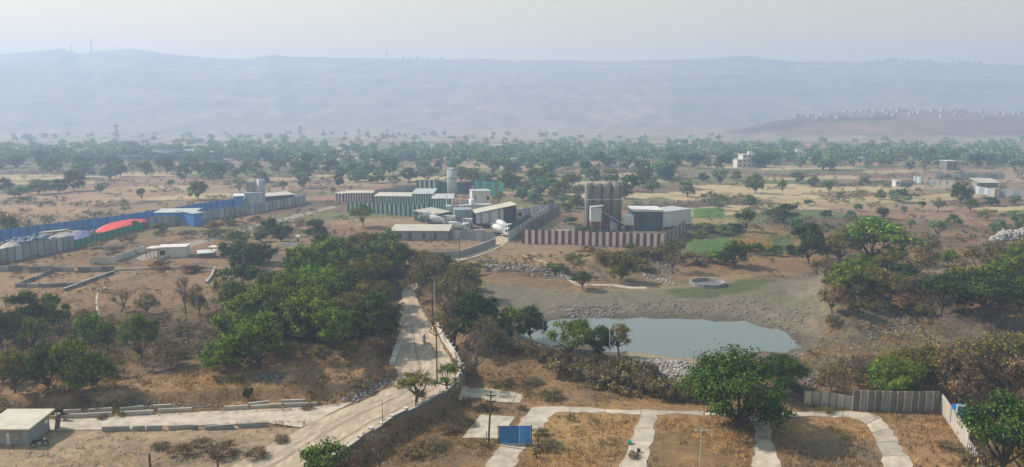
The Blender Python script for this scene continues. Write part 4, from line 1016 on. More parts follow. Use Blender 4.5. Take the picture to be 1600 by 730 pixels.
fence('net_fence', 'bright green net fence right of the white two-storey plant office', [(742, 304), (786, 308)], 7.5, 2.8, ['green_net', 'green_sheet'], None)
fence('sheet_fence', 'long grey fence running diagonally behind the striped compound', [(583, 307), (620, 302), (656, 297)], 3.2, 2.4, ['grey_sheet', 'concrete_grey'], None)
fence('sheet_fence', 'grey sheet fence beside the low grey shed, front of truck yard', [(701, 374), (772, 378)], 3.1, 1.9, ['grey_sheet', 'pale_grey_sheet', 'grey_sheet', 'grey_sheet'], 'steel', jitter=.01)
fence('boundary_wall', 'low concrete wall bending around the dry plot by the track', [(655, 404), (690, 404), (719, 402.5), (750, 392), (774, 382)], 1.9, 2.6, ['concrete_grey'], None, 'wall', .22, cap='concrete')
fence('panel_wall', 'tall pale panel wall with green top at the truck yard gate', [(794, 377), (812, 364), (830, 352)], 2.9, 2.2, ['white_sheet', 'pale_grey_sheet'], None, 'wall', .12)
fence('sheet_fence', 'dark green sheeting standing along the pale panel wall', [(796, 374), (814, 361), (829, 351.5)], 4.6, 2.4, ['green_sheet'], None)
fence('panel_wall', 'pale concrete panel wall running back between the two plants', [(831, 352), (848, 341), (862, 332)], 3.8, 2.6, ['cream_wall', 'white_sheet'], None, 'wall', .12)
fence('sheet_fence', 'grey sheet fence closing the back of the truck yard', [(806, 343), (840, 338), (876, 332)], 4.0, 2.6, ['grey_sheet', 'pale_grey_sheet'], 'dark_steel')
fence('striped_fence', 'red-brown and white striped sheet fence before the silo yard', [(815, 381), (930, 385), (1037, 388)], 4.5, 1.05, ['red_sheet', 'white_sheet'], None, jitter=.006)
fence('sheet_fence', 'dusty brown-grey fence on the right flank of the silo yard', [(1037, 388), (1055, 375), (1070, 364)], 4.3, 2.0, ['concrete_grey', 'cream_wall', 'rust'], 'steel')
fence('post_fence', 'dark close-set post fence on the left flank of the silo yard', [(822, 370), (848, 352), (874, 336)], 4.0, 1.0, ['dark_steel', 'grey_sheet', 'dark_steel'], None, gap=.35)
# ruined plots at left
for lab, pts, h in (('low dark ruin wall at the left edge below the scrap yard', [(-30, 426), (36, 424)], 1.5), ('low dark ruin wall second from the left edge', [(46, 426), (82, 424)], 1.5), ('low dark ruin wall between the two gateposts', [(82, 424), (114, 424.5)], 1.2), ('low dark ruin wall right of the gateposts', [(122, 426), (179, 424)], 1.4), ('low ruin wall slanting down to the front corner of the plot', [(82, 426), (54, 437), (25, 449)], .8), ('low front ruin wall of the small plot', [(25, 449), (80, 449), (130, 446)], .9), ('pale-topped ruin wall slanting across the red field', [(100, 455), (140, 441), (178, 428)], .7)):
    fence('ruined_wall', lab, pts, h, 3.2, ['concrete_dark', 'concrete_grey', 'concrete_dark'], None, 'wall', .3, 'ruined plot walls', .04, 'concrete' if 'pale' in lab else None, jitter=.02)
fence('garden_wall', 'pale plastered wall stepping up towards the white hut', [(140, 413), (180, 412)], 2.0, 4.0, ['cream_wall'], None, 'wall', .2)
fence('garden_wall', 'pale plastered wall rising behind the yard to the white hut', [(180, 408), (226, 394)], 1.8, 3.0, ['plaster', 'cream_wall'], None, 'wall', .2)
fence('garden_wall', 'low grey wall in front of the white hut', [(240, 413), (275, 399)], 1.0, 3.0, ['concrete'], None, 'wall', .2)
fence('garden_wall', 'long low pale wall below the white hut', [(182, 424), (250, 421), (336, 420)], .6, 3.4, ['concrete', 'cream_wall'], None, 'wall', .3)
fence('garden_wall', 'low rubble wall bending towards the grove', [(336, 420), (330, 434), (322, 443)], .6, 1.6, ['concrete', 'rock_pale'], None, 'wall', .5, jitter=.05)
# compounds far right
fence('panel_wall', 'far pale panel wall with many separate slabs at right', [(1440, 288), (1490, 291)], 3.2, 3.2, ['concrete', 'pale_grey_sheet'], None, 'wall', gap=1.2)
fence('sheet_fence', 'far blue-green sheet fence left of the slab wall', [(1425, 285), (1440, 287)], 4.0, 3.0, ['pale_green', 'grey_sheet'], None)
fence('sheet_fence', 'far long blue-grey fence behind the slab wall', [(1462, 279), (1500, 280), (1570, 280)], 3.5, 5.0, ['grey_sheet', 'concrete_grey', 'pale_grey_sheet'], None)
fence('sheet_fence', 'far blue and grey fence with a gate gap at the right edge', [(1520, 301), (1552, 308)], 4.0, 3.0, ['grey_sheet', 'pale_green', 'grey_sheet'], None)
fence('sheet_fence', 'far grey fence right of the pale gatepost at the right edge', [(1560, 309), (1640, 314)], 4.0, 3.0, ['grey_sheet', 'pale_grey_sheet'], None)
fence('boundary_wall', 'far low pale wall along the fields below the tree belt', [(1490, 272), (1560, 272)], 1.6, 5.0, ['cream_wall'], None, 'wall', .2)
# retaining wall with piers and stepped coping
def stepped_wall():
    o = empty('retaining_wall', at(564, 693), 0, 'stepped dark retaining wall with piers between dirt road and plots', 'wall')
    base = o.location
    pts = [Vector((*at0(x, y), 0)) for x, y in [(712, 606), (691, 622), (656, 640), (614, 660), (564, 693), (520, 724), (470, 760)]]
    runs = []
    for a, b_ in zip(pts[:-1], pts[1:]):
        n = max(1, round((b_ - a).length / 2.6))
        for i in range(n): runs.append((a + (b_ - a) * (i / n), a + (b_ - a) * ((i + 1) / n)))
    for i, (a, b_) in enumerate(runs):
        d = b_ - a; rz = math.atan2(d.y, d.x); c = (a + b_) / 2; w = d.length
        step = .25 * ((len(runs) - i) % 3) * .55
        top = .62 + step
        q = MB().box((0, 0, (top - 2.2) / 2), (w - .42, .22, top + 2.2)).build('wall_panel', M['concrete_dark'], o, c - base, rz)  # dark concrete paints in the shade on this face between the piers
        MB().box((0, 0, top + .06), (w - .06, .36, .12)).build('coping', M['cream_wall'], o, c - base, rz)
        e = a
        MB().box((0, -.12, (top - 2.3) / 2 + .1), (.38, .5, top + 2.5)).build('pier', M['concrete_dark'], o, e - base, rz)
        MB().box((0, -.10, top + .25), (.5, .62, .09)).build('pier_cap', M['plaster'], o, e - base, rz)
    for i in range(len(runs)):
        if i % 2: continue
        a, b_ = runs[i]; d = b_ - a; rz = math.atan2(d.y, d.x)
        MB().box((0, 0, -1.25), (d.length, .5, .3)).build('plinth', M['concrete_grey'], o, (a + b_) / 2 - base + Vector((d.y, -d.x, 0)).normalized() * -.02, rz)
stepped_wall()
def parapet():
    pts = [Vector((*at0(x, y), 0)) for x, y in [(681, 511), (691, 532), (707, 556), (718, 573), (721, 589), (713, 605)]]
    o = empty('parapet_wall', pts[0], 0, 'curved whitish parapet wall on the right edge of the dirt road', 'wall')
    for a, b_ in zip(pts[:-1], pts[1:]):
        n = max(1, round((b_ - a).length / 2.3))
        for i in range(n):
            p, q = a + (b_ - a) * (i / n), a + (b_ - a) * ((i + 1) / n); d = q - p; rz = math.atan2(d.y, d.x)
            MB().box((0, 0, .2), (d.length - .03, .24, 2.6)).build('wall_panel', M['plaster'], o, (p + q) / 2 - pts[0], rz)
            MB().box((0, .2, 1.42), (.3, .7, .12)).build('pier_cap', M['white_paint'], o, p - pts[0], rz)
            MB().box((0, .3, .1), (.28, .35, 2.4)).build('pier', M['concrete_grey'], o, p - pts[0], rz)
parapet()
# kerb walls of the paved road
kerbs = [('far', (108, 654), (175, 650.5)), ('far', (188, 650), (240, 647.5)), ('far', (247, 646), (300, 643)), ('far', (350, 641.5), (388, 639.5)), ('far', (392, 639), (440, 637)), ('far', (443, 637), (495, 634.5)), ('back', (100, 649), (127, 647)), ('back', (138, 647), (176, 645)), ('back', (188, 644), (225, 642)), ('back', (240, 641), (268, 639)), ('back', (388, 636), (420, 634)), ('back', (440, 633), (478, 631)), ('near', (160, 674), (202, 672.5)), ('near', (208, 673), (226, 672)), ('near', (230, 672.5), (253, 671.5)), ('near', (264, 672), (299, 670)), ('near', (300, 671.5), (310, 671)), ('near', (320, 671.5), (366, 669.5)), ('near', (373, 669), (416, 666))]
cn = {}
for row, a, b_ in kerbs:
    n = cn.get(row, 0); cn[row] = n + 1
    w_ = {'far': 'on the far edge of the paved road', 'back': 'in the upper row behind the paved road', 'near': 'on the near edge of the paved road'}[row]
    fence('kerb_wall', f'{ORD[n]} concrete kerb block from the left {w_}', [a, b_], .62 if row != 'back' else .75, 40, ['concrete_grey' if row == 'near' else 'concrete'], None, 'kerb', .28, 'kerb blocks of the paved road')
for n, (a, b_) in enumerate([((617, 552), (622, 545)), ((615, 562), (619, 553.5)), ((612, 571), (616, 564))]):
    fence('kerb_wall', f'{ORD[n]} pale low block from the top along the road\'s left edge', [a, b_], .8, 40, ['plaster'], None, 'kerb', .7, 'pale blocks on the road edge')
# precast wall of the plots
fence('precast_wall', 'upright grey precast panel wall behind the plots', [(1331, 641), (1400, 643), (1466, 643)], 3.0, 1.05, ['concrete_dark', 'concrete_grey', 'concrete_dark'], 'concrete', 'wall', .09, postw=.14, posth=.0, gap=.04)  # darker panel colours stand in for shade on this face
fence('precast_wall', 'pale leaning precast panels left of the upright panel wall', [(1255, 632), (1295, 634), (1331, 640)], 2.0, 1.1, ['cream_wall', 'concrete'], 'concrete_dark', 'wall', .09, jitter=.03, postw=.1)  # lighter panel colours paint in the light on this differently turned run
fence('corner_wall', 'long tapering pale wall along the right side of the plots', [(1470, 643), (1492, 676), (1512, 705)], 2.6, 2.4, ['concrete', 'cream_wall'], None, 'wall', .2)
fence('corrugated_wall', 'white and violet corrugated sheets at the wall\'s near end', [(1512, 706), (1522, 722), (1545, 760)], 1.7, .42, ['white_sheet', 'violet'], None, 'fence', .05)
fence('reed_fence', 'low grey fence of upright slabs beside the pond trees', [(770, 543), (830, 547), (880, 556), (930, 560)], 1.3, 1.1, ['concrete_grey', 'concrete', 'rock'], None, 'fence', .08, jitter=.06)

# ------------------------------------------------------------------ buildings
def shed(name, label, A, B, depth, hf, hb, wall, roof, over=.4, opens=(), cat='shed', group=None, side=None, parts=(), lift=0.0, flat=.16):
    """A, B: front corners on the ground; walls, a roof slab (mono-pitch), and openings on the front face"""
    A = at(*A) if not isinstance(A, Vector) else A
    B = at(*B) if not isinstance(B, Vector) else B
    d = Vector((B.x - A.x, B.y - A.y, 0)); w = d.length; rz = math.atan2(d.y, d.x)
    z = min(A.z, B.z, H1(A.x, A.y)) + lift
    o = empty(name, (A.x, A.y, z), rz, label, cat, group)
    P = [(0, 0), (w, 0), (w, depth), (0, depth)]
    m = MB().prism(P, -.4, [hf, hf, hb, hb]); m.build('wall', M[wall], o)
    if side:
        MB().box((w + .03, depth / 2, min(hf, hb) / 2), (.05, depth - .1, min(hf, hb))).build('side_cladding', M[side], o)
    q = [(-over, -over), (w + over, -over), (w + over, depth + over), (-over, depth + over)]
    sl = (hb - hf) / depth; z0 = [hf - sl * over + .01] * 2 + [hb + sl * over + .01] * 2
    MB().prism(q, z0, [k + flat for k in z0]).build('roof', M[roof], o)
    for (u0, u1, v0, v1, nm, mm) in opens:
        p = MB().box(((u0 + u1) / 2 * w, -.03, (v0 + v1) / 2 * hf), ((u1 - u0) * w, .07, (v1 - v0) * hf)).build(nm, M[mm], o)
        if nm == 'window': MB().box(((u0 + u1) / 2 * w, -.08, v0 * hf), ((u1 - u0) * w + .2, .12, .1)).build('sill', M['concrete'], p)
    for nm, mm, c, sz in parts: MB().box(c, sz).build(nm, M[mm], o)
    return o
def stripes(w, n, h, mm='pale_green'):
    return [((i + .1) / n, (i + .6) / n, .0, .97, 'cladding_strip', mm) for i in range(n)]
s = shed('shed', 'grey metal shed with sloping cream roof at bottom left corner', (-18, 693), (46, 695), 4.2, 2.15, 2.5, 'grey_sheet', 'cream_roof', .55, [(.46, .54, .02, .72, 'door', 'white_paint'), (.62, .80, .38, .78, 'window', 'concrete_grey')])
MB().box((5.65, 2.6, 1.9), (.08, .5, .45)).build('meter_box', M['white_paint'], s)
MB().box((5.95, 4.35, .9), (.06, 1.1, 2.0), ry=.22).build('leaning_sheet', M['rust'], s)
shed('shed', 'long low grey shed with cream roof before the truck yard', (612, 375), (700, 375), 9, 3.0, 3.6, 'grey_sheet', 'cream_roof', .5, [(.1, .18, .2, .75, 'window', 'dark_blue_sheet'), (.3, .36, 0, .75, 'door', 'dark_blue_sheet'), (.55, .6, .2, .8, 'window', 'dark_blue_sheet'), (.75, .8, 0, .8, 'door', 'dark_blue_sheet')])
A, B = at(745, 353), at(806, 351)
w_ = (B - A).length; o = empty('shed', A, math.atan2(B.y - A.y, B.x - A.x), 'wide shed with roof rising to the right, pale streaked front and dark end', 'shed')
hl_, hr_ = 4.6, 7.2
hm_ = hl_ + (hr_ - hl_) * .68
MB().prism([(0, 0), (w_, 0), (w_, 9), (0, 9)], -.4, [hl_, hr_, hr_, hl_]).build('wall', M['dark_blue_sheet'], o)
n_ = 9
for i_ in range(n_):
    x0, x1 = w_ * .68 * i_ / n_, w_ * .68 * (i_ + 1) / n_ - .03
    MB().prism([(x0, -.08), (x1, -.08), (x1, -.02), (x0, -.02)], .8, [hl_ + (hr_ - hl_) * x0 / w_ - .25, hl_ + (hr_ - hl_) * x1 / w_ - .25] + [hl_ + (hr_ - hl_) * x1 / w_ - .25, hl_ + (hr_ - hl_) * x0 / w_ - .25]).build('cladding_sheet', M[['white_sheet', 'pale_grey_sheet', 'white_sheet'][i_ % 3]], o)
q_ = [(-.5, -.6), (w_ + .3, -.6), (w_ + .3, 9.5), (-.5, 9.5)]
z_ = [hl_ - .02, hr_ + .12, hr_ + .12, hl_ - .02]
MB().prism(q_, z_, [k_ + .2 for k_ in z_]).build('roof', M['cream_roof'], o)
shed('office', 'white two-storey plant office with flat roof, upper block', (738, 333), (766, 332), 8, 9.0, 9.0, 'plaster', 'pale_roof', .3, [(.1, .2, .55, .75, 'window', 'dark'), (.8, .95, .6, .75, 'window', 'dark')], 'building')
shed('office', 'pale low annexe around the white two-storey plant office', (727, 338), (769, 337), 4, 4.4, 4.4, 'plaster', 'pale_roof', .2, [(.42, .5, 0, .7, 'door', 'dark')], 'building')
shed('tank_room', 'blue-grey box-shaped store among the mixer trucks', (710, 350), (737, 350), 6, 5.2, 5.4, 'grey_sheet', 'grey_sheet', .1, [(.4, .6, 0, .5, 'door', 'pale_grey_sheet')])
shed('shed', 'low shed with tan roof and green flank before the mixer trucks', (677, 346), (704, 341), 9, 2.6, 3.6, 'green_sheet', 'cream_roof', .3)
shed('striped_shed', 'striped shed with long cream roof behind the green-white fence', (586, 327), (644, 327), 9, 5.6, 6.2, 'green_sheet', 'cream_roof', .4, stripes(1, 14, 1))
shed('striped_shed', 'striped shed with grey roof right of the long cream roof', (644, 329), (676, 330), 14, 7.2, 8.0, 'green_sheet', 'pale_roof', .4, stripes(1, 8, 1))
shed('striped_shed', 'striped shed with pale roof nearest the white plant office', (676, 333), (708, 333), 8, 6.0, 7.0, 'green_sheet', 'pale_roof', .4, stripes(1, 8, 1))
shed('striped_shed', 'small red and white striped shed left of the green compound', (538, 316), (582, 316), 8, 4.2, 4.6, 'red_sheet', 'cream_roof', .4, stripes(1, 11, 1, 'white_sheet'))
shed('striped_shed', 'low red and white hut at the far left of the compound', (523, 314), (537, 315), 6, 3.6, 3.8, 'red_sheet', 'cream_roof', .3, stripes(1, 3, 1, 'white_sheet'))
shed('warehouse', 'dark blue shed front with white roof edge behind the silo yard', (988, 360), (1035, 360.5), 14, 7.1, 6.8, 'dark_blue_sheet', 'white_sheet', .15, [(.0, 1, .93, 1., 'fascia', 'white_sheet')], 'warehouse')
shed('warehouse', 'white sheet-clad shed wing at the right end of silo yard', (1035.6, 358), (1079, 353), 9, 6.2, 6.3, 'white_sheet', 'pale_roof', .15, [(.02, .98, .0, .12, 'plinth', 'dark_steel')], 'warehouse')
shed('cabin', 'small white cabin at the foot of the dark blue shed', (975, 360), (990, 360), 3, 5.2, 5.3, 'white_sheet', 'white_sheet', .1, [(.05, .95, .0, .36, 'plinth', 'dark_steel')], 'cabin')
shed('cabin', 'cream cabin tower beside the dark blue gabled flank', (808, 352), (816, 352), 3, 6.0, 6.0, 'cream_wall', 'cream_roof', .2, [(.15, .85, .55, .8, 'window', 'dark'), (.15, .85, .15, .4, 'window', 'dark')], 'cabin')
# left yard sheds
shed('shed', 'blue shed with pale roof standing over the long grey fence', (243, 352), (303, 351), 8, 4.6, 5.0, 'blue_sheet', 'pale_roof', .4)
shed('shed', 'blue end block of the pale-roofed shed beside the fence', (303, 354), (318, 352), 11, 4.6, 5.0, 'blue_sheet', 'pale_roof', .3)
shed('shed', 'small tall blue shed with white roof by the batching tower', (366, 327), (390, 326), 7, 5.5, 5.9, 'blue_sheet', 'white_sheet', .3)
shed('shed', 'long low dark shed with pale roof right of the batching tower', (413, 320), (460, 316), 8, 3.6, 4.2, 'dark_blue_sheet', 'cream_roof', .4)
shed('hut', 'white hut with square dark window and flat roof', (246, 403), (291, 402), 5, 2.9, 2.9, 'plaster', 'plaster', .15, [(.1, .28, .3, .72, 'window', 'dark')], 'hut')
o = empty('open_porch', at(229, 404), 0, 'open frame porch attached beside the white hut', 'porch')
for k in range(4): MB().box((.1 + k * 1.05, 0, 1.3), (.12, .12, 2.9)).build('post', M['rust'], o)
MB().box((1.7, 0, 2.75), (3.6, .14, .14)).build('beam', M['rust'], o); MB().box((1.7, 2.0, 2.85), (3.8, 4.2, .12)).build('roof', M['plaster'], o)
o = empty('canopy', at(345, 402), 0, 'thin flat canopy roof on posts above the scrub', 'canopy')
MB().box((0, 0, 3.1), (6.0, 3.0, .14)).build('roof', M['plaster'], o)
for k in (-2.5, .6, 2.5): MB().box((k, 0, 1.4), (.14, .14, 3.3)).build('post', M['rust'], o)
shed('hut', 'low shack with white sheets among the scrub by the hut', (310, 404), (338, 403), 3, 1.5, 1.8, 'concrete_dark', 'white_sheet', .3, [], 'hut')
shed('hut', 'tiny white walled hut above the grove', (463, 383), (468, 383), 2, 2.6, 2.6, 'white_paint', 'plaster', .1, [(.2, .8, .4, .8, 'window', 'dark')], 'hut')
fence('garden_wall', 'short white wall beside the tiny hut above the grove', [(440, 384), (462, 385)], 1.0, 3, ['plaster'], None, 'wall', .25)
# far buildings
def block(name, label, px, py, wpx, hpx, depth, wall='plaster', roof='pale_roof', wins=(3, 2), cat='house', group=None, pos=None, tank=True, hf=None):
    p = pos or at(px, py); k = mpp(p[1], p[2]); w = wpx * k; h = hpx * k
    o = empty(name, p, math.atan2(-p[0], p[1]) * 0, label, cat, group)
    MB().prism([(-w / 2, 0), (w / 2, 0), (w / 2, depth), (-w / 2, depth)], -2, h).build('wall', M[wall], o)
    MB().box((0, depth / 2, h + .15), (w + .6, depth + .6, .3)).build('roof', M[roof], o)
    nx, nz = wins
    for i in range(nx):
        for j in range(nz):
            MB().box((-w / 2 + w * (i + .5) / nx, -.03, h * (j + .55) / nz), (w / nx * .42, .08, h / nz * .4)).build('window', M['dark'], o)
    if tank: MB().box((w * .22, depth / 2, h + 1.2), (w * .3, depth * .3, 2.0)).build('stair_head', M[wall], o)
    return o
block('house', 'tall whitish house block rising out of the tree belt', 1170, 262, 20, 20, 12, wins=(3, 3))
block('house', 'lower wing left of the tall whitish house block', 1156, 262, 9, 12, 10, wins=(1, 2), tank=False)
block('house', 'flat-roofed house with dark walls in the right tree belt', 1487, 266, 16, 14, 10, 'concrete_dark', 'plaster', (2, 1), tank=False)
block('house', 'wide pale house in the trees right of the whitish block', 1245, 250, 28, 12, 12, 'plaster', wins=(5, 2))
block('house', 'small white house at the tree tops left of centre right', 1347, 254, 8, 8, 8, 'white_paint', wins=(2, 1), tank=False)
block('house', 'cluster house with pale walls above the plant, left one', 726, 246, 14, 8, 9, 'plaster', wins=(2, 1))
block('house', 'cluster house with pale walls above the plant, right one', 748, 248, 18, 7, 9, 'plaster', wins=(3, 1))
block('house', 'white house peeking above the trees behind the plant', 700, 243, 10, 7, 9, 'white_paint', wins=(2, 1), tank=False)
for n, (px, py, w, h) in enumerate([(386, 244, 16, 3), (560, 251, 22, 3), (590, 253, 26, 3), (535, 256, 10, 3), (690, 244, 14, 4), (1110, 248, 22, 3), (1190, 262, 10, 3), (1290, 260, 12, 3), (840, 296, 12, 4), (1010, 265, 14, 3), (990, 262, 10, 3), (1440, 248, 12, 3), (1505, 244, 10, 3), (885, 250, 10, 4), (455, 248, 14, 3), (420, 252, 10, 3), (800, 252, 14, 4)]):
    block('farm_shed', 'small pale-roofed shed in the tree belt', px, py, w, h, 8, 'plaster', 'white_sheet', (2, 1), 'shed', 'pale sheds in the tree belt', tank=False)
fs = sorted([q for q in bpy.data.objects if q.name.startswith('farm_shed')], key=lambda q: q.location.x / q.location.y)
for n, q in enumerate(fs): q['label'] = f'{ORD[n]} small pale-roofed shed from the left in the tree belt'
# far warehouse with two humped roofs
p = at(250, 251); k = mpp(p[1]) * 1.12; o = empty('warehouse', p, .1, 'long far warehouse with two low gabled roofs at left', 'warehouse')
MB().prism([(-60 * k, 0), (60 * k, 0), (60 * k, 30), (-60 * k, 30)], -2, 9 * k).build('wall', M['pale_grey_sheet'], o)
for s0, s1 in ((-62, 8), (4, 62)):
    MB().prism([(s0 * k, -2), ((s0 + s1) / 2 * k, -2), (s1 * k, -2), (s1 * k, 34), ((s0 + s1) / 2 * k, 34), (s0 * k, 34)], [9 * k, 12 * k, 9 * k] * 1 + [9 * k, 12 * k, 9 * k], [10 * k, 14.5 * k, 10 * k, 10 * k, 14.5 * k, 10 * k]).build('roof', M['dark_blue_sheet' if s0 < 0 else 'grey_sheet'], o)
for i in range(9): MB().box((-52 * k + i * 13 * k, -.06, 3.5 * k), (5 * k, .14, 4 * k)).build('bay_door', M['concrete_grey'], o)
for (px, py, lab) in [(1545, 293, 'pale-roofed open shed inside the far right compound')]:
    shed('shed', lab, (px - 14, py), (px + 14, py), 9, 2.8, 4.2, 'concrete_grey', 'cream_roof', 1.2)
shed('gatepost', 'pale gatepost block in the far right fence', (1553, 309), (1559, 309), 2, 4.4, 4.4, 'cream_wall', 'cream_wall', .1, [], 'gatepost')
block('hut', 'white hut with dark pole beside the far right slab wall', 1403, 292, 8, 9, 4, 'white_paint', 'white_sheet', (1, 1), 'hut', tank=False)
shed('pump_house', 'low dark machine shed right of the white hut in the fields', (1408, 292), (1424, 292), 3, 2.0, 2.2, 'concrete_dark', 'dark_blue_sheet', .2)
# village on the near hill
hs = []
for i in range(74):
    while True:
        px = random.gauss(1390, 95) if random.random() < .6 else random.uniform(1240, 1600)
        if 1235 < px < 1600: break
    y = random.uniform(1330, 1540); x = (px - 800) / FPX * (y * CP + 6)
    hs.append((px, x, y))
hs += [(1240, (1240 - 800) / FPX * 1400, 1400), (1258, (1258 - 800) / FPX * 1390, 1390), (1596, (1596 - 800) / FPX * 1400, 1400)]
hs.sort()
hm = []
for k in range(5):
    m = MB(); w, d, h = random.uniform(4, 7), 5, random.uniform(2.6, 5.5)
    m.box((0, 0, h / 2 - 1), (w, d, h + 2)); m.box((0, 0, h + .15), (w + .8, d + .8, .3)); m.box((w * .2, 0, h + 1.2), (2.5, 2.5, 2))
    m.box((-w * .25, -d / 2, h * .5), (1.5, .3, 1.6)); m.box((w * .25, -d / 2, h * .5), (1.5, .3, 1.6))
    hm.append([m.data('village_house', M['concrete']), m.data('village_house', M['cream_wall']), m.data('village_house', M['cream_wall'])])
vc = {}
for n, (px, x, y) in enumerate(hs):
    o = link('village_house', random.choice(random.choice(hm)), None, (x, y, hill_height(x, y)), random.uniform(-.4, .4))
    third = 'left end' if px < 1310 else ('middle' if px < 1450 else 'right end')
    vc[third] = vc.get(third, 0) + 1
    tag(o, f'{ORD[vc[third] - 1]} tiny village house from the left at the {third} of the hilltop', 'house', f'village houses, {third} of the hilltop')
# ------------------------------------------------------------------ silos, tanks and plant
def silo(name, label, px, py, r, h, m, bandm, group=None, pos=None, roof=True):
    p = pos or at(px, py)
    o = empty(name, p, 0, label, 'silo', group)
    MB().cyl((0, 0, -.3), r, h + .3, 20).build('shell', M[m], o, shade=True)
    for z in (h * .66, h * .985): MB().cyl((0, 0, z), r + .05, .35 if z < h * .9 else .2, 20).build('band', M[bandm], o, shade=True)
    MB().cyl((0, 0, h), r, .5, 20, r * .3).build('cone_top', M[m], o, shade=True)
    lad = MB(); lad.tube([(-r * .8, -r * .65 - .12, 0), (-r * .8, -r * .65 - .12, h + .6)], .09, 4); lad.tube([(-r * .8 + .45, -r * .8 - .12, 0), (-r * .8 + .45, -r * .8 - .12, h + .6)], .05, 4)
    lad.build('ladder', M['plaster'], o)
    ra = MB()
    for i in range(8):
        t = i * math.pi / 4; ra.tube([(math.cos(t) * r, math.sin(t) * r, h), (math.cos(t) * r, math.sin(t) * r, h + .9)], .04, 3)
    ra.tube([(math.cos(i * math.pi / 8) * r, math.sin(i * math.pi / 8) * r, h + .9) for i in range(17)], .05, 3); ra.build('railing', M['plaster'], o)
    return o
for i, px in enumerate((920, 934.5, 949, 963.5)):
    silo('silo', f'{ORD[i]} tall brown silo from the left in the row of four', px, 358, 1.62, 16.0, 'silo_brown', 'plaster', 'four brown silos')
silo('silo', 'tall pale-green ribbed silo of the left plant with dark top', 706.5, 307, 2.35, 13.5, 'pale_green', 'green_sheet')
o = empty('batching_tower', at(398, 325), 0, 'grey concrete batching tower with silos beside the blue shed', 'tower')
MB().cyl((3.2, 0, 0), 1.7, 12.5, 16).build('silo_shell', M['pale_grey_sheet'], o, shade=True); MB().box((-1.2, .6, 5.6), (3.6, 3, 11.6)).build('tower_block', M['concrete_grey'], o)
MB().box((.6, -1.8, 4.2), (7.5, 2.4, 5)).build('hopper_house', M['pale_grey_sheet'], o); MB().box((.6, -1.8, 6.9), (8, 2.8, .2)).build('roof', M['plaster'], o)
MB().tube([(-3.4, 0, 0), (-3.4, 0, 11.8)], .16, 5).build('riser_pipe', M['plaster'], o); MB().tube([(1.2, -.6, 0), (1.2, -.6, 12.4)], .2, 5).build('riser_pipe', M['plaster'], o)
MB().box((-2.5, -3.2, 2.6), (.5, 4, 5.6), rx=.35).build('conveyor', M['grey_sheet'], o)
o = empty('mixing_tower', at(930, 361), 0, 'white mixing tower with inclined conveyor before the brown silos', 'tower')
MB().box((0, 0, 6.0), (3.8, 3.6, 5.0)).build('cabin', M['white_sheet'], o); MB().box((.3, 0, 8.75), (4.6, 4.2, .25), ry=-.12).build('roof', M['pale_roof'], o)
for x in (-1.7, 1.7):
    for y in (-1.6, 1.6): MB().box((x, y, 1.6), (.25, .25, 4.2)).build('leg', M['steel'], o)
MB().box((0, -.4, 2.6), (3.6, 2.6, 1.0)).build('hopper', M['red_sheet'], o)
cv = MB().tube([(1.8, -.6, 6.6), (9.8, -.6, 2.0)], .65, 4).build('conveyor', M['dark_blue_sheet'], o); MB().tube([(1.8, -1.3, 7.2), (9.8, -1.3, 2.6)], .14, 4).build('handrail', M['plaster'], cv)
for x, z in ((4.2, 4.9), (7.6, 3.0)): MB().tube([(x, -.6, 0), (x, -.6, z)], .12, 4).build('trestle', M['steel'], o)
MB().box((6.6, 2, 1.6), (2.6, 2, 3.2)).build('control_box', M['white_sheet'], o)
# concrete mixer trucks
def mixer():
    o = empty('mixer_truck', (0, 0, 0))
    MB().box((0, 0, .95), (7.6, .9, .3)).build('chassis', M['dark_steel'], o)
    c = MB().box((3.2, 0, 1.9), (1.9, 2.3, 2.1)).box((3.3, 0, 3.0), (1.6, 2.2, .2)).build('cab', M['white_paint'], o)
    MB().box((4.16, 0, 2.3), (.06, 2.0, .8)).build('windscreen', M['glass'], c)
    for y in (-1.17, 1.17): MB().box((3.5, y, 2.3), (.8, .06, .7)).build('side_window', M['glass'], c)
    MB().tube([(2.0, 0, 1.9), (1.2, 0, 2.15), (-.8, 0, 2.6), (-2.6, 0, 3.05), (-3.6, 0, 3.3)], [.7, 1.15, 1.3, .95, .45], 14).build('drum', M['white_paint'], o, shade=True)
    MB().box((-3.7, 0, 3.6), (.9, 1.1, .7), taper=1.4).build('hopper', M['steel'], o)
    MB().tube([(-3.8, 0, 3.0), (-4.5, 0, 1.7)], .3, 6).build('chute', M['steel'], o)
    for x in (2.9, -1.4, -2.7):
        for y in (-1.0, 1.0):
            w_ = MB().tube([(x, y - .18, .52), (x, y + .18, .52)], .52, 14).build('wheel', M['rubber'], o); MB().tube([(x, y - .2, .52), (x, y + .2, .52)], .26, 8).build('rim', M['steel'], w_)
    return o
def copy_tree(o, parent=None):
    c = o.copy(); COL.objects.link(c)
    if parent is not None: c.parent = parent
    for ch in list(o.children): copy_tree(ch, c)
    return c
proto = None
for i, (px, py, rz, lab) in enumerate([(668, 346, .9, 'mixer truck with large pale drum, leftmost beside the striped shed'), (684, 353, -.2, 'mixer truck behind the long low grey shed'), (702, 352, 1.2, 'mixer truck between grey shed and the blue-grey store'), (714, 363, .3, 'mixer truck close behind the grey sheet fence'), (730, 357, 1.4, 'mixer truck nose-out below the blue-grey store'), (786, 362, -.9, 'mixer truck waiting in the yard gateway, upper one'), (782, 369, -.7, 'mixer truck waiting in the yard gateway, lower one'), (690, 330, .2, 'mixer truck in front of the white plant office')]):
    o = mixer() if proto is None else copy_tree(proto); proto = proto or o
    o.location = at(px, py); o.rotation_euler = (0, 0, rz); tag(o, lab, 'truck', 'concrete mixer trucks')
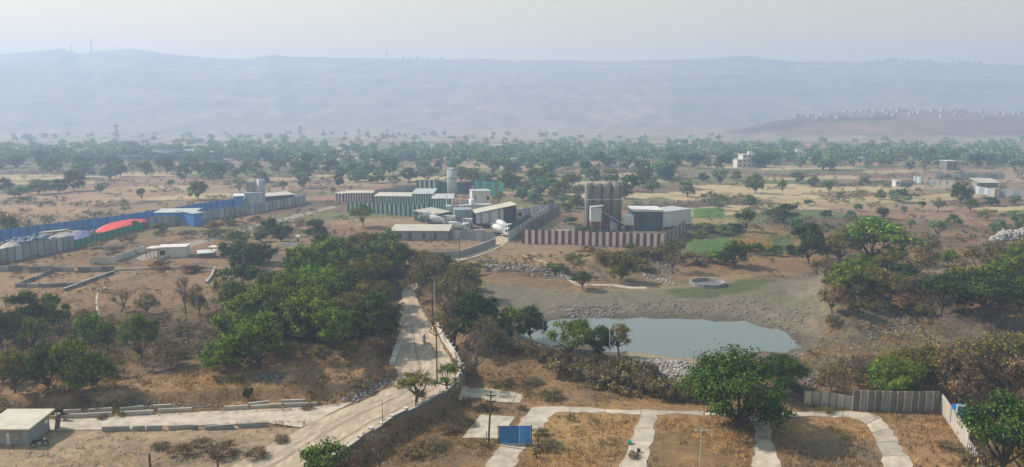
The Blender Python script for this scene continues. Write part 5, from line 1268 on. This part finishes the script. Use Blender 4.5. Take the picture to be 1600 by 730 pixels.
# plant machinery in the truck yard
o = empty('batching_plant', at(716, 338), .1, 'cluttered batching plant with bins, pipes and hoppers by the white office', 'plant machinery')
for i in range(4): MB().box((-3.6 + i * 2.4, 0, 3.4), (2.2, 2.4, 2.0), taper=1.25).build('aggregate_bin', M['steel' if i % 2 else 'white_sheet'], o)
for i in range(5): MB().box((-4.7 + i * 2.4, -1.0, 1.2), (.22, .22, 2.6)).build('leg', M['dark_steel'], o)
MB().tube([(-5, 1.5, 1.0), (4.5, 1.5, 6.4)], .4, 4).build('conveyor', M['grey_sheet'], o)
for x, h in ((-4.5, 8.2), (-2.2, 7.2), (1.0, 7.8), (4.6, 9.0)): MB().tube([(x, 1.9, 0), (x, 1.9, h)], .2, 6).build('riser_pipe', M['plaster'], o)
MB().cyl((5.6, 1.2, 0), 1.3, 6.8, 12).build('cement_silo', M['white_sheet'], o, shade=True); MB().box((-.5, -2.2, .9), (4.5, 1.6, 1.8)).build('pump_house', M['dark_blue_sheet'], o)
for i, (px, py, w, dp, h, mm, lab) in enumerate([(760, 356, 3.2, 2, 1.7, 'dark_steel', 'dark dumper bin in front of the pale streaked shed'), (748, 364, 4.0, 1.6, 1.1, 'concrete', 'pale concrete blocks stacked behind the grey sheet fence'), (695, 362, 3.0, 1.8, 1.5, 'concrete_grey', 'grey bin behind the cream-roofed grey shed'), (850, 371, 5, 2, 1.0, 'white_sheet', 'white tarpaulined stack behind the striped fence, left one'), (965, 372, 4.0, 2, 1.2, 'white_sheet', 'white tarpaulined stack behind the striped fence, middle one'), (1000, 374, 5.0, 2, 1.3, 'white_sheet', 'white tarpaulined stack behind the striped fence, right one'), (905, 368, 6, 2.4, 1.4, 'rust', 'rusty formwork stack below the brown silos'), (880, 364, 5, 3, .9, 'concrete', 'pale aggregate bay left of the brown silos')]):
    o = empty('yard_stack', at(px, py), random.uniform(-.3, .3), lab, 'stack')
    for j in range(3): MB().box((random.uniform(-.15, .15), random.uniform(-.1, .1), h * (j + .5) / 3), (w * random.uniform(.85, 1), dp * random.uniform(.85, 1), h / 3 - .02), rz=random.uniform(-.05, .05)).build('layer', M[mm], o)
# scrap yard
o = empty('tipper_truck', at(212, 357), -.25, 'red tipper truck with white cab behind the red tarpaulin', 'truck')
MB().box((1.2, 0, 1.5), (6, 2.3, 1.5)).build('load_bed', M['red_sheet'], o); c = MB().box((-3.0, 0, 1.7), (1.9, 2.2, 2.2)).build('cab', M['white_paint'], o); MB().box((-3.2, -1.13, 2.1), (1.0, .06, .8)).build('side_window', M['glass'], c)
for x in (-2.8, 1.6, 3.0):
    for y in (-1, 1): MB().tube([(x, y - .15, .5), (x, y + .15, .5)], .5, 12).build('wheel', M['rubber'], o)
o = empty('tanker_body', at(87, 374), .12, 'long ochre-yellow truck body lying by the blue fence', 'truck body')
MB().box((-.5, 0, 1.5), (8, 2.4, 2.3), ry=-.1).build('box_body', M['ochre'], o); MB().tube([(4.0, -.8, 1.9), (4.0, .9, 1.9)], 1.1, 12).build('drum', M['ochre'], o); MB().box((-.5, 0, 2.75), (8.1, 2.5, .12), ry=-.1).build('top_sheet', M['cream_roof'], o)
def tarp(name, label, px_corners, h, m, sag=.5, seed=3):
    P = [at(*p) for p in px_corners]; n, k = 26, 8; V = []
    for s_ in (0, 1):
        for i in range(n + 1):
            for j in range(k + 1):
                u, v = i / n, j / k
                p = (P[0] * (1 - u) + P[1] * u) * (1 - v) + (P[3] * (1 - u) + P[2] * u) * v
                z = h * max(.02, math.sin(math.pi * u)) ** .35 * (.35 + .65 * v) + .35 * (float(fbm(np.array([u * 9.]), np.array([v * 4.]), seed, 3)[0]) - .5)
                V.append((p.x, p.y, p.z + .25 + z - s_ * .06))
    F = []; o0 = (n + 1) * (k + 1)
    for i in range(n):
        for j in range(k):
            a = i * (k + 1) + j; q = (a, a + k + 1, a + k + 2, a + 1); F.append(q); F.append(tuple(o0 + t for t in reversed(q)))
    return tag(link(name, mesh(name, V, F, M[m], shade=True)), label, 'tarpaulin')
tarp('tarpaulin', 'large bright red tarpaulin draped over a heap at the green net', [(140, 377), (228, 357), (234, 350), (150, 365)], 2.8, 'red_tarp')
tarp('tarpaulin', 'violet-grey tarpaulin left of the red one behind the fence', [(108, 384), (146, 376), (146, 370), (108, 378)], 2.6, 'violet', seed=8)
tarp('tarpaulin', 'pale sheet covering behind the grey fence at left edge', [(-5, 404), (36, 396), (38, 391), (-2, 398)], 2.9, 'concrete', seed=5)
tarp('tarpaulin', 'tan sheet strip between ochre truck body and violet cover', [(60, 390), (135, 371), (132, 367), (66, 384)], 2.4, 'cream_roof', seed=6)
def rocks(name, label, spots, m, kind='stuff', cat='rubble'):
    """angular stones of many sizes; spots: (x, y, z, size)"""
    base = np.array([(1, 0, 0), (-1, 0, 0), (0, 1, 0), (0, -1, 0), (0, 0, 1), (0, 0, -1), (.65, .65, .5), (-.6, .6, .55)], float)
    fc = np.array([(0, 2, 4), (2, 1, 4), (1, 3, 4), (3, 0, 4), (2, 0, 5), (1, 2, 5), (3, 1, 5), (0, 3, 5)])
    n = len(spots); S = np.array(spots)
    V = np.repeat(base[None, :6], n, 0) * RNG.uniform(.55, 1.2, (n, 6, 1)) + RNG.normal(0, .12, (n, 6, 3))
    a = RNG.uniform(0, 6.28, n); ca, sa = np.cos(a)[:, None], np.sin(a)[:, None]
    X = V[:, :, 0] * ca - V[:, :, 1] * sa; Y = V[:, :, 0] * sa + V[:, :, 1] * ca
    V = np.stack([X, Y, V[:, :, 2] * .7], -1) * S[:, 3][:, None, None] + S[:, None, :3]
    F = (fc[None] + (np.arange(n) * 6)[:, None, None]).reshape(-1, 3)
    return tag(link(name, mesh(name, V.reshape(-1, 3), F, M[m])), label, cat, None, kind)
def scatter_px(poly, n, smin, smax, power=2.5, hfun=None):
    """stones spread over a piece of ground given by its corner points"""
    wp = [tuple(at(*p)[:2]) for p in poly]; xs = [p[0] for p in wp]; ys_ = [p[1] for p in wp]; out_ = []
    x = RNG.uniform(min(xs), max(xs), n * 4); y = RNG.uniform(min(ys_), max(ys_), n * 4); k = inside(x, y, wp); x, y = x[k][:n], y[k][:n]
    s_ = smin + (smax - smin) * RNG.random(len(x)) ** power
    z = HG(x, y) + s_ * .2
    if hfun is not None: z = z + hfun(x, y, wp)
    return list(zip(x, y, z, s_))
def heap(h): return lambda x, y, wp: h * smooth(0, 2.5, sdist(x, y, wp)) * RNG.uniform(.2, 1, len(x))
rocks('scrap_heap', 'blue-grey heap of scrap metal behind the left grey fence', scatter_px([(-20, 398), (20, 385), (60, 378), (110, 372), (100, 382), (40, 394)], 500, .3, 1.2, 1.5, heap(2.6)), 'scrap', cat='scrap heap')
rocks('scrap_heap', 'dark scrap and white drums between ochre body and red truck', scatter_px([(108, 372), (150, 364), (168, 360), (160, 366), (115, 376)], 160, .3, .9, 1.5, heap(1.6)), 'concrete_grey', cat='scrap heap')
rocks('rubble', 'pale broken stone slope facing the plots below the pond', scatter_px([(985, 560), (1085, 568), (1100, 600), (1085, 612), (1020, 600), (990, 585)], 1100, .12, .55, 2) , 'rock_pale')
rocks('rubble', 'pale stones under the big tree beside the leaning panels', scatter_px([(1220, 590), (1290, 580), (1300, 610), (1240, 628), (1215, 625)], 300, .1, .4, 2), 'rock')
rocks('rubble', 'scattered grey stones on the muddy far bank of the pond', scatter_px([(860, 480), (1000, 470), (1180, 470), (1270, 480), (1240, 525), (1180, 500), (1060, 494), (860, 497)], 1500, .06, .42, 4), 'rock')
rocks('rubble', 'larger grey stones along the waterline left of the far bank', scatter_px([(890, 480), (960, 478), (970, 492), (940, 498), (880, 497)], 300, .12, .5, 2), 'rock')
rocks('rubble', 'pale stones on the spoil ridge and dark slope right of pond', scatter_px([(1180, 555), (1290, 500), (1330, 480), (1450, 480), (1420, 545), (1330, 565), (1230, 570)], 520, .06, .4, 4), 'rock')
rocks('rubble', 'dark rubble slope below the terrace edge', scatter_px([(1340, 482), (1450, 484), (1440, 520), (1360, 530)], 380, .08, .4, 2.5), 'rock')
rocks('rubble', 'grey rubble heaps across the ground before the striped fence', scatter_px([(740, 405), (800, 412), (880, 425), (900, 440), (820, 430), (760, 425)], 500, .15, .8, 2.5, heap(.8)), 'rock')
rocks('rubble', 'grey gravel mound below the red-white fence', scatter_px([(1000, 396), (1045, 402), (1060, 425), (1040, 435), (1000, 415)], 420, .12, .5, 2, heap(.5)), 'rock')
rocks('rubble', 'scattered boulders above the round well', scatter_px([(1000, 425), (1050, 440), (1060, 448), (1015, 440)], 60, .2, .6, 1.5), 'rock_pale')
rocks('rubble', 'pale rubble line at the top left of the grove', scatter_px([(350, 424), (425, 418), (425, 430), (345, 434)], 260, .15, .6, 2, heap(.7)), 'rock_pale')
rocks('rubble', 'grey stone heap on the dry mound below the grove', scatter_px([(395, 582), (440, 584), (438, 598), (398, 596)], 120, .15, .5, 2, heap(.6)), 'concrete_dark')
rocks('rubble', 'heap of broken stone on the left of the road corner', scatter_px([(540, 612), (600, 590), (615, 598), (560, 628), (530, 628)], 420, .1, .45, 2, heap(.5)), 'rock')
rocks('rubble', 'dark stones along the bank behind the paved road', scatter_px([(140, 624), (260, 626), (350, 634), (300, 640), (140, 632)], 360, .08, .35, 2.5), 'rock')
rocks('rubble', 'grey stone quarry heap at the right edge in the fields', scatter_px([(1545, 378), (1610, 375), (1610, 366), (1560, 368)], 500, .4, 1.6, 2, heap(2)), 'rock_pale')
rocks('rubble', 'loose stones and litter on the dirt lot by the shed', scatter_px([(60, 690), (400, 680), (420, 700), (300, 730), (0, 730)], 500, .03, .22, 4), 'rock_pale')
rocks('rubble', 'stones strewn in the fenced plots', scatter_px([(560, 727), (720, 630), (860, 610), (1260, 640), (1460, 650), (1500, 727)], 500, .03, .2, 4), 'rock_pale')
rocks('rubble', 'loose stones along both edges of the dirt road', scatter_px([(400, 727), (600, 600), (618, 480), (690, 500), (712, 590), (560, 700)], 500, .03, .16, 4), 'rock_pale')
# round well
p = at(1105, 445); o = empty('well', p, 0, 'round low stone well ring on the green bank', 'well')
n = 22; r = 3.9
for i in range(n):
    t = 2 * math.pi * (i + .5) / n
    MB().box((0, 0, .05), (2 * math.pi * r / n + .02, .4, 1.7)).build('stone_block', M['concrete_grey'], o, (math.cos(t) * r, math.sin(t) * r, 0), t + math.pi / 2)
MB().cyl((0, 0, -.3), r - .3, .35, 26).build('well_floor', M['concrete_dark'], o)

# ------------------------------------------------------------------ poles, gate, posts
def pole(label, px, py, hpx, r=.13, lean=(0, 0), arms=1, m='pole_brown', vee=False, name='utility_pole'):
    p = at(px, py); k = mpp(p[1], p[2]); h = hpx * k
    o = empty(name, p, 0, label, 'pole'); o.rotation_euler = (lean[1], lean[0], 0)
    MB().tube([(0, 0, -.5), (0, 0, h)], [r, r * .75], 7).build('shaft', M[m], o)
    for a in range(arms):
        z = h - .5 - a * .8
        if vee: MB().tube([(-.95, 0, z + .2), (-.85, 0, z - .15), (0, 0, z - .75), (.85, 0, z - .15), (.95, 0, z + .2)], .08, 5).build('cross_arm', M[m], o)
        else: MB().box((0, -.15, z), (1.5, .1, .12)).build('cross_arm', M[m], o)
        for x in (-.65, .65, 0.1): MB().cyl((x * (1.4 if vee else 1), -.15, z + .06 + (.2 if vee else 0)), .06, .22, 6).build('insulator', M['plaster'], o)
    return o
pole('dark pole with V-shaped crossarm beside the dirt road', 683, 600, 90, .12, arms=1, vee=True)
pole('tall brown pole, thicker of the pair behind the parapet', 676, 509, 80, .16, arms=1)
pole('thin pale pole, thinner of the pair behind the parapet', 679.5, 508, 68, .08, arms=0, m='plaster')
pole('leaning dark pole beside the blue gate', 763, 695, 88, .15, lean=(.055, 0), arms=2)
pole('thin pole in front of the low concrete wall bend', 718, 407, 36, .12, arms=1)
pole('short dark pole at the top of the grove', 574, 392, 30, .16, arms=0)
pole('dark pole beside the white hut in the far right fields', 1425, 290, 20, .35, arms=0)
pole('short rusty post at the bottom edge near the dirt lot', 341, 735, 32, .14, arms=0, m='rust', name='post')
pole('dark stump post left of the rusty post, bottom edge', 235, 732, 25, .17, arms=0, m='rust', name='post')
pole('thin bare post against the stepped wall', 599, 700, 78, .05, arms=0, m='dark_steel', name='post')
pole('thin lamp post with short arms in the front plots', 1093, 735, 72, .06, arms=1, m='cream_wall', name='lamp_post')
pole('thin pale post standing in the pond shallows', 849, 537, 36, .06, arms=0, m='cream_wall', name='post')
pole('white post among the trees at the pond shore', 952, 560, 52, .07, arms=0, m='white_paint', name='post')
pole('white flag mast on the plant office', 739, 332, 42, .15, arms=1, m='white_paint', name='mast')
for n, (px, py, h) in enumerate([(954, 704, 22), (1035, 706, 24), (1150, 693, 12), (1234, 704, 22), (1349, 713, 24)]):
    pole(f'{ORD[n]} thin survey post from the left in the front plots', px, py, h, .05, arms=0, m='concrete_dark', name='survey_post')['group'] = 'survey posts in the plots'
A = at(779, 694); o = empty('gate', A, .02, 'bright blue sheet metal gate standing in the plots', 'gate')
for i in range(8): MB().box((2.05 if i < 0 else 1.35, 0, .32 + i * .27), (2.6, .05, .255)).build('slat', M['gate_blue'], o)
MB().box((3.4, .0, 1.27), (1.45, .055, 2.15)).build('sheet_panel', M['blue_sheet'], o)
for x in (-.05, 4.22): MB().box((x, .02, 1.2), (.12, .12, 2.6)).build('post', M['dark_steel'], o)
MB().box((2.08, .05, 2.38), (4.2, .08, .08)).build('top_rail', M['gate_blue'], o); MB().box((2.08, .05, .12), (4.2, .08, .08)).build('bottom_rail', M['gate_blue'], o)
pole('dark stake right of the blue gate', 841, 696, 18, .09, arms=0, m='dark_steel', name='post')
pole('pale stake between leaning pole and blue gate', 760, 694, 22, .08, arms=0, m='concrete_grey', name='post')
A = at(1492, 672); o = empty('water_tank', A, .1, 'blue plastic tank with white frame behind the pale corner wall', 'tank')
MB().box((.9, .6, 1.9), (1.6, 1.2, 2.6)).build('tank_body', M['gate_blue'], o); MB().box((.05, 0, 2.0), (.14, .14, 3.2)).build('frame_post', M['white_paint'], o); MB().box((1.0, 0, 3.3), (1.9, .3, .16), ry=.2).build('top_frame', M['plaster'], o)
# small litter on the path
bk = MB().cyl((0, 0, 0), .18, .38, 12, .25).build('bucket', M['dark'], None, at(998, 707, .06)); MB().tube([(.25 * math.cos(t), 0, .38 + .22 * math.sin(t)) for t in np.linspace(0, math.pi, 9)], .012, 4).build('handle', M['steel'], bk)
tag(bpy.data.objects['bucket'], 'small dark bucket on the middle concrete path', 'bucket')
tarp('cloth', 'crumpled green cloth at the edge of the middle path', [(980, 696), (988, 696), (987, 692), (980, 692)], .12, 'green_net')
# ------------------------------------------------------------------ transmission towers and ridge masts
def pylon(label, pos, h, t, group, wide=.16):
    o = empty('lattice_tower', pos, random.uniform(-.3, .3), label, 'tower', group); m = MB(); b_ = h * wide
    W = lambda q: b_ / 2 * (1 - q) + .6 * q
    lv = [0, .22, .42, .6, .75, .88, 1]
    for sx, sy in ((-1, -1), (1, -1), (1, 1), (-1, 1)): MB().tube([(sx * W(q), sy * W(q), q * h) for q in lv], t, 4).build('leg', M['steel'], o)
    for a, c in zip(lv[:-1], lv[1:]):
        for s_ in (-1, 1):
            m.tube([(-W(a), s_ * W(a), a * h), (W(c), s_ * W(c), c * h)], t * .6, 3); m.tube([(W(a), s_ * W(a), a * h), (-W(c), s_ * W(c), c * h)], t * .6, 3)
            m.tube([(s_ * W(a), -W(a), a * h), (s_ * W(c), W(c), c * h)], t * .6, 3)
    m.build('bracing', M['steel'], o)
    for q in (.72, .85, .96): MB().tube([(-h * .13 * (1.3 - q * .5), 0, q * h), (0, 0, q * h + .8), (h * .13 * (1.3 - q * .5), 0, q * h)], t * .9, 4).build('cross_arm', M['steel'], o)
    return o
for px, py, h, lab in ((185, 243, 48, 'tallest far lattice power tower, left of the far warehouse'), (471, 242, 46, 'far lattice power tower left of the striped compound'), (562, 242, 40, 'far lattice power tower, left of the close pair'), (606, 242, 40, 'far lattice power tower, right of the close pair'), (1105, 246, 28, 'short far lattice tower left of the whitish house block')):
    p = at(px, py); pylon(lab, p, h * mpp(p[1]), .13, 'lattice power towers')
for px, h, lab in ((143, 45, 'tallest mast on the ridge skyline, between the left humps'), (112, 25, 'short mast on the left hump of the ridge'), (604, 30, 'thin mast on the ridge skyline left of centre')):
    x = (px - 800) / FPX * (RIDGE_Y * CP - 200 * SP); o = pylon(lab, Vector((x, RIDGE_Y, hill_height(x, RIDGE_Y) - 2)), h, .45, 'masts on the ridge', .1)
rt = [(px, random.uniform(6, 11)) for px in (1372, 1384, 1390, 1396, 1402, 1410, 1418, 1426, 1433, 1441, 1452, 1490, 1498, 1506, 1513, 1522, 1530, 630, 640, 652, 660, 668, 690)]
for n, (px, h) in enumerate(sorted(rt)):
    x = (px - 800) / FPX * (RIDGE_Y * CP - 200 * SP); y = RIDGE_Y - 5; z = hill_height(x, y) - 1
    T(px, 95, h / mpp(y, z), h / mpp(y, z) * .9, 'far', 'dark', f'{ORD[n]} tiny tree from the left on the ridge skyline', 'trees on the ridge skyline', name='ridge_tree', pos=(x, y, z))
# ------------------------------------------------------------------ riders
def motorcycle(name, label, loc, rz, paint):
    o = empty(name, loc, rz, label, 'motorcycle')
    for y in (-.62, .66):
        w_ = MB().tube([(0, y + .29 * math.cos(t), .30 + .29 * math.sin(t)) for t in np.linspace(0, 2 * math.pi, 19)], .055, 6, cap=False).build('wheel', M['rubber'], o, shade=True)
        MB().tube([(-.03, y, .3), (.03, y, .3)], .2, 12).build('rim', M['steel'], w_)
    MB().tube([(0, -.62, .32), (0, -.1, .42), (0, .3, .5), (0, .5, .85)], .045, 6).build('frame', M['dark_steel'], o)
    MB().box((0, .02, .45), (.26, .42, .34), taper=.8).build('engine', M['steel'], o)
    MB().tube([(0, -.05, .78), (0, .12, .86), (0, .36, .84), (0, .46, .78)], [.09, .15, .14, .07], 8).build('fuel_tank', M[paint], o, shade=True)
    MB().tube([(0, -.72, .86), (0, -.5, .8), (0, -.1, .78)], [.08, .13, .1], 6).build('seat', M['black_cloth'], o, shade=True)
    for x in (-.09, .09): MB().tube([(x, .66, .3), (x, .5, .95)], .028, 5).build('fork', M['steel'], o)
    MB().tube([(-.36, .36, 1.06), (-.15, .46, 1.02), (.15, .46, 1.02), (.36, .36, 1.06)], .022, 5).build('handlebar', M['dark_steel'], o)
    MB().tube([(0, .52, .9), (0, .66, .9)], [.11, .1], 10).build('headlight', M['white_paint'], o)
    MB().tube([(0, .66 + .36 * math.cos(t), .30 + .36 * math.sin(t)) for t in np.linspace(.5, 2.4, 7)], .05, 5).build('front_fender', M[paint], o)
    MB().tube([(0, -.62 + .36 * math.cos(t), .30 + .36 * math.sin(t)) for t in np.linspace(.8, 2.8, 7)], .06, 5).build('rear_fender', M[paint], o)
    MB().tube([(.14, .1, .3), (.16, -.4, .3), (.17, -.85, .38)], [.03, .04, .05], 6).build('exhaust', M['steel'], o)
    return o
def rider(label, loc, rz, cloth):
    J = {'pel': (0, -.22, .88, .135), 'waist': (0, -.2, 1.05, .125), 'chest': (0, -.12, 1.28, .15), 'neck': (0, -.06, 1.46, .055), 'chin': (0, -.02, 1.54, .075), 'head': (0, -.03, 1.65, .10), 'crown': (0, -.04, 1.74, .06)}
    E = [('pel', 'waist'), ('waist', 'chest'), ('chest', 'neck'), ('neck', 'chin'), ('chin', 'head'), ('head', 'crown')]
    for s_, t in ((-1, 'l'), (1, 'r')):
        J.update({'sh' + t: (s_ * .19, -.1, 1.38, .07), 'el' + t: (s_ * .30, .08, 1.16, .05), 'wr' + t: (s_ * .31, .30, 1.09, .033), 'pa' + t: (s_ * .31, .36, 1.085, .038),
                  'hip' + t: (s_ * .12, -.16, .84, .10), 'kn' + t: (s_ * .21, .22, .74, .072), 'an' + t: (s_ * .19, .06, .36, .045), 'he' + t: (s_ * .19, .03, .30, .045), 'to' + t: (s_ * .2, .22, .29, .035)})
        E += [('chest', 'sh' + t), ('sh' + t, 'el' + t), ('el' + t, 'wr' + t), ('wr' + t, 'pa' + t), ('pel', 'hip' + t), ('hip' + t, 'kn' + t), ('kn' + t, 'an' + t), ('an' + t, 'he' + t), ('he' + t, 'to' + t)]
        for k in range(4):
            J[f'f{k}a{t}'] = (s_ * (.28 + .02 * k), .395, 1.085 - .004 * k, .010); J[f'f{k}b{t}'] = (s_ * (.28 + .02 * k), .405, 1.05 + .004 * abs(k - 1), .009)
            E += [('pa' + t, f'f{k}a{t}'), (f'f{k}a{t}', f'f{k}b{t}')]
        J['tha' + t] = (s_ * .262, .35, 1.07, .011); J['thb' + t] = (s_ * .262, .375, 1.05, .010); E += [('pa' + t, 'tha' + t), ('tha' + t, 'thb' + t)]
    names = list(J); me_ = bpy.data.meshes.new('person'); me_.from_pydata([J[k][:3] for k in names], [(names.index(a), names.index(c)) for a, c in E], [])
    me_.materials.append(M[cloth]); o = link('person', me_, None, loc, rz); tag(o, label, 'person')
    sk = o.modifiers.new('skin', 'SKIN'); me_.skin_vertices.new() if not me_.skin_vertices else None
    for i, k in enumerate(names): me_.skin_vertices[0].data[i].radius = (J[k][3], J[k][3])
    me_.skin_vertices[0].data[0].use_root = True
    o.modifiers.new('sub', 'SUBSURF').levels = 1; o.modifiers['sub'].render_levels = 1
    hd = MB().tube([(0, -.02, 1.50), (0, .03, 1.56), (0, .02, 1.66), (0, -.02, 1.755)], [.055, .095, .105, .055], 10).build('face', M['skin'], o, shade=True)
    MB().tube([(0, -.06, 1.56), (0, -.05, 1.67), (0, -.03, 1.775), (0, -.02, 1.79)], [.09, .118, .08, .03], 10).build('hair', M['dark'], o, shade=True)
    MB().tube([(0, .11, 1.625), (0, .145, 1.60)], [.012, .018], 5).build('nose', M['skin'], hd)
    for s_ in (-1, 1): MB().box((s_ * .035, .122, 1.645), (.022, .012, .012)).build('eye', M['dark'], hd)
    MB().box((0, .112, 1.565), (.05, .012, .01)).build('mouth', M['red_sheet'], hd)
    return o
p = at0(663, 538); loc = (p[0], p[1], H1(*p) + .05); motorcycle('motorcycle', 'motorcycle being ridden along the dirt road between the walls', loc, math.pi + .1, 'dark'); rider('rider in grey clothes on the motorcycle on the dirt road', loc, math.pi + .1, 'grey_cloth')
p = at0(96, 657); loc = (p[0], p[1], H1(*p) + .075); motorcycle('motorcycle', 'motorcycle on the paved road beside the kerb blocks', loc, math.pi / 2, 'white_paint'); rider('rider in black clothes on the motorcycle on the paved road', loc, math.pi / 2, 'black_cloth')
p = at(62, 698); motorcycle('motorcycle', 'dark motorcycle parked against the corner of the grey shed', p, -1.2, 'dark')
# ------------------------------------------------------------------ dry grass, scrub and standing stalks
def ground_mask(x, y):
    k = (pdist(x, y, ROADC) > np.interp(y, [p[1] for p in ROADC], ROADW) + .3) & (pdist(x, y, SIDE) > 1.6) & (sdist(x, y, POND) < -4)
    return k
PATHS = [[tuple(at(*p)[:2]) for p in pl] for pl in ([(770, 745), (800, 700), (828, 668), (852, 640)], [(845, 640), (935, 642), (1090, 646), (1262, 648), (1340, 650), (1365, 660), (1380, 680), (1403, 727), (1420, 765)], [(1015, 646), (990, 727), (975, 760)], [(1187, 650), (1195, 690), (1198, 760)])]
SLABS = [[tuple(at(*p)[:2]) for p in pl] for pl in ([(724, 603), (716, 617), (778, 628), (812, 630), (820, 618), (785, 611)], [(752, 648), (722, 684), (777, 687), (805, 653)])]
MUDP = [tuple(at(*p)[:2]) for p in [(700, 470), (740, 440), (900, 455), (1080, 445), (1290, 425), (1300, 500), (1250, 560), (1100, 575), (980, 560), (760, 530)]]
def grass(name, label, n, y0, y1, hmin, hmax, m, dens, blades=4, w=.035):
    tn = 0.78
    y = RNG.uniform(y0 ** .5, y1 ** .5, n) ** 2; x = RNG.uniform(-tn, tn, n) * y
    k = ground_mask(x, y) & ~inside(x, y, MUDP)
    for pl in PATHS: k &= pdist(x, y, pl) > 1.25 + RNG.random(n) * .9
    for pl in SLABS: k &= ~inside(x, y, pl)
    k &= RNG.random(n) < dens(x, y)
    x, y = x[k], y[k]; n = len(x); z = HG(x, y)
    h = RNG.uniform(hmin, hmax, (n, blades)); a = RNG.uniform(0, 6.28, (n, blades)); l = RNG.uniform(.1, .6, (n, blades)) * h
    cx_, cy_ = x[:, None] + RNG.normal(0, .12, (n, blades)), y[:, None] + RNG.normal(0, .12, (n, blades))
    px_, py_ = -np.sin(a) * w, np.cos(a) * w
    zz = np.repeat(z[:, None], blades, 1)
    V = np.stack([np.stack([cx_ + px_, cy_ + py_, zz - .03], -1), np.stack([cx_ - px_, cy_ - py_, zz - .03], -1), np.stack([cx_ + np.cos(a) * l, cy_ + np.sin(a) * l, zz + h], -1)], 2).reshape(-1, 3)
    return tag(link(name, mesh(name, V, np.arange(len(V)).reshape(-1, 3), L[m])), label, 'grass', None, 'stuff')
LOT = [at0(*p) for p in [(-200, 668), (420, 665), (480, 670), (430, 700), (360, 735), (330, 800), (-200, 800)]]
dn = lambda s_, lo, hi: (lambda x, y: smooth(lo, hi, fbm(x / 5, y / 5, s_, 3)) * np.where(inside(x, y, LOT), .12, 1) * np.where(inside(x, y, TERR + []), .6, 1))
grass('dry_grass', 'dry straw-coloured grass over the plots and banks', 60000, 78, 150, .15, .5, 'straw', dn(301, .36, .6))
grass('dry_grass', 'reddish-brown dry grass patches over the plots and banks', 45000, 78, 170, .15, .55, 'brown', dn(303, .42, .62))
grass('dry_grass', 'dry grass on the field under and beyond the grove', 40000, 150, 300, .12, .4, 'straw', dn(305, .40, .62), 3, .06)
# undergrowth: small dry scrub nobody could count
src = [PROTO['dry'][0], PROTO['dry'][1], PROTO['bush'][0]]
VV, FF, off = [], [], 0
y = RNG.uniform(9.2, 17.5, 6000) ** 2; x = RNG.uniform(-.78, .78, 6000) * y
k = ground_mask(x, y) & ~inside(x, y, MUDP) & (RNG.random(6000) < smooth(.42, .62, fbm(x / 12, y / 12, 311, 3)) * np.where((x < -20) | (x > 70), 1, .5)) & ~inside(x, y, LOT)
for pl in PATHS: k &= pdist(x, y, pl) > 3
for pl in SLABS: k &= ~inside(x, y, pl)
xs_, ys2 = list(x[k]), list(y[k])
for pl, cnt_ in (([(0, 500), (200, 495), (340, 500), (345, 560), (250, 575), (0, 560)], 420), ([(400, 575), (480, 562), (600, 560), (612, 500), (640, 470), (560, 520), (470, 540)], 160), ([(1300, 480), (1450, 478), (1600, 490), (1600, 440), (1300, 430)], 260), ([(1270, 600), (1480, 600), (1600, 610), (1600, 560), (1300, 570)], 260), ([(740, 400), (1060, 398), (1060, 430), (900, 440), (760, 430)], 160), ([(850, 560), (1080, 600), (1080, 630), (930, 615)], 120)):
    for q_ in scatter_px(pl, cnt_, .1, .2):
        if float(sdist(np.array([q_[0]]), np.array([q_[1]]), POND)[0]) < -4: xs_.append(q_[0]); ys2.append(q_[1])
for xx, yy in zip(xs_, ys2):
    _, _, cr, hh, _, v, f = random.choice(src)
    nf = 70; sel = RNG.choice(len(f), nf, replace=False); q = v.reshape(-1, 4, 3)[sel].reshape(-1, 3)
    s_ = random.uniform(.18, .42); a = random.uniform(0, 6.28)
    cen = q.reshape(-1, 4, 3).mean(1, keepdims=True); big = ((q.reshape(-1, 4, 3) - cen) * 1.6 / max(s_, .3) * .6 + cen).reshape(-1, 3)
    r_ = np.stack([(big[:, 0] * math.cos(a) - big[:, 1] * math.sin(a)) * s_ + xx, (big[:, 0] * math.sin(a) + big[:, 1] * math.cos(a)) * s_ + yy, big[:, 2] * s_ + H1(xx, yy)], -1)
    VV.append(r_); FF.append(np.arange(nf * 4).reshape(-1, 4) + off); off += nf * 4
tag(link('undergrowth', mesh('undergrowth', np.concatenate(VV), np.concatenate(FF), L['grey'])), 'low grey-brown scrub scattered over the dry ground', 'undergrowth', None, 'stuff')
wp = [tuple(at(*p)[:2]) for p in [(1158, 394), (1192, 392), (1190, 384), (1160, 385)]]
xs = [p[0] for p in wp]; ys_ = [p[1] for p in wp]; n = 1500
x = RNG.uniform(min(xs), max(xs), n); y = RNG.uniform(min(ys_), max(ys_), n); z = HG(x, y); h = RNG.uniform(1.6, 3.0, n); a = RNG.uniform(0, 6.28, n)
V = np.stack([np.stack([x + np.cos(a) * .12, y + np.sin(a) * .12, z], -1), np.stack([x - np.cos(a) * .12, y - np.sin(a) * .12, z], -1), np.stack([x + RNG.normal(0, .2, n), y, z + h], -1)], 1).reshape(-1, 3)
tag(link('dry_stalks', mesh('dry_stalks', V, np.arange(n * 3).reshape(-1, 3), L['straw'])), 'block of tall golden dry crop stalks beside the green field', 'stalks', None, 'stuff')
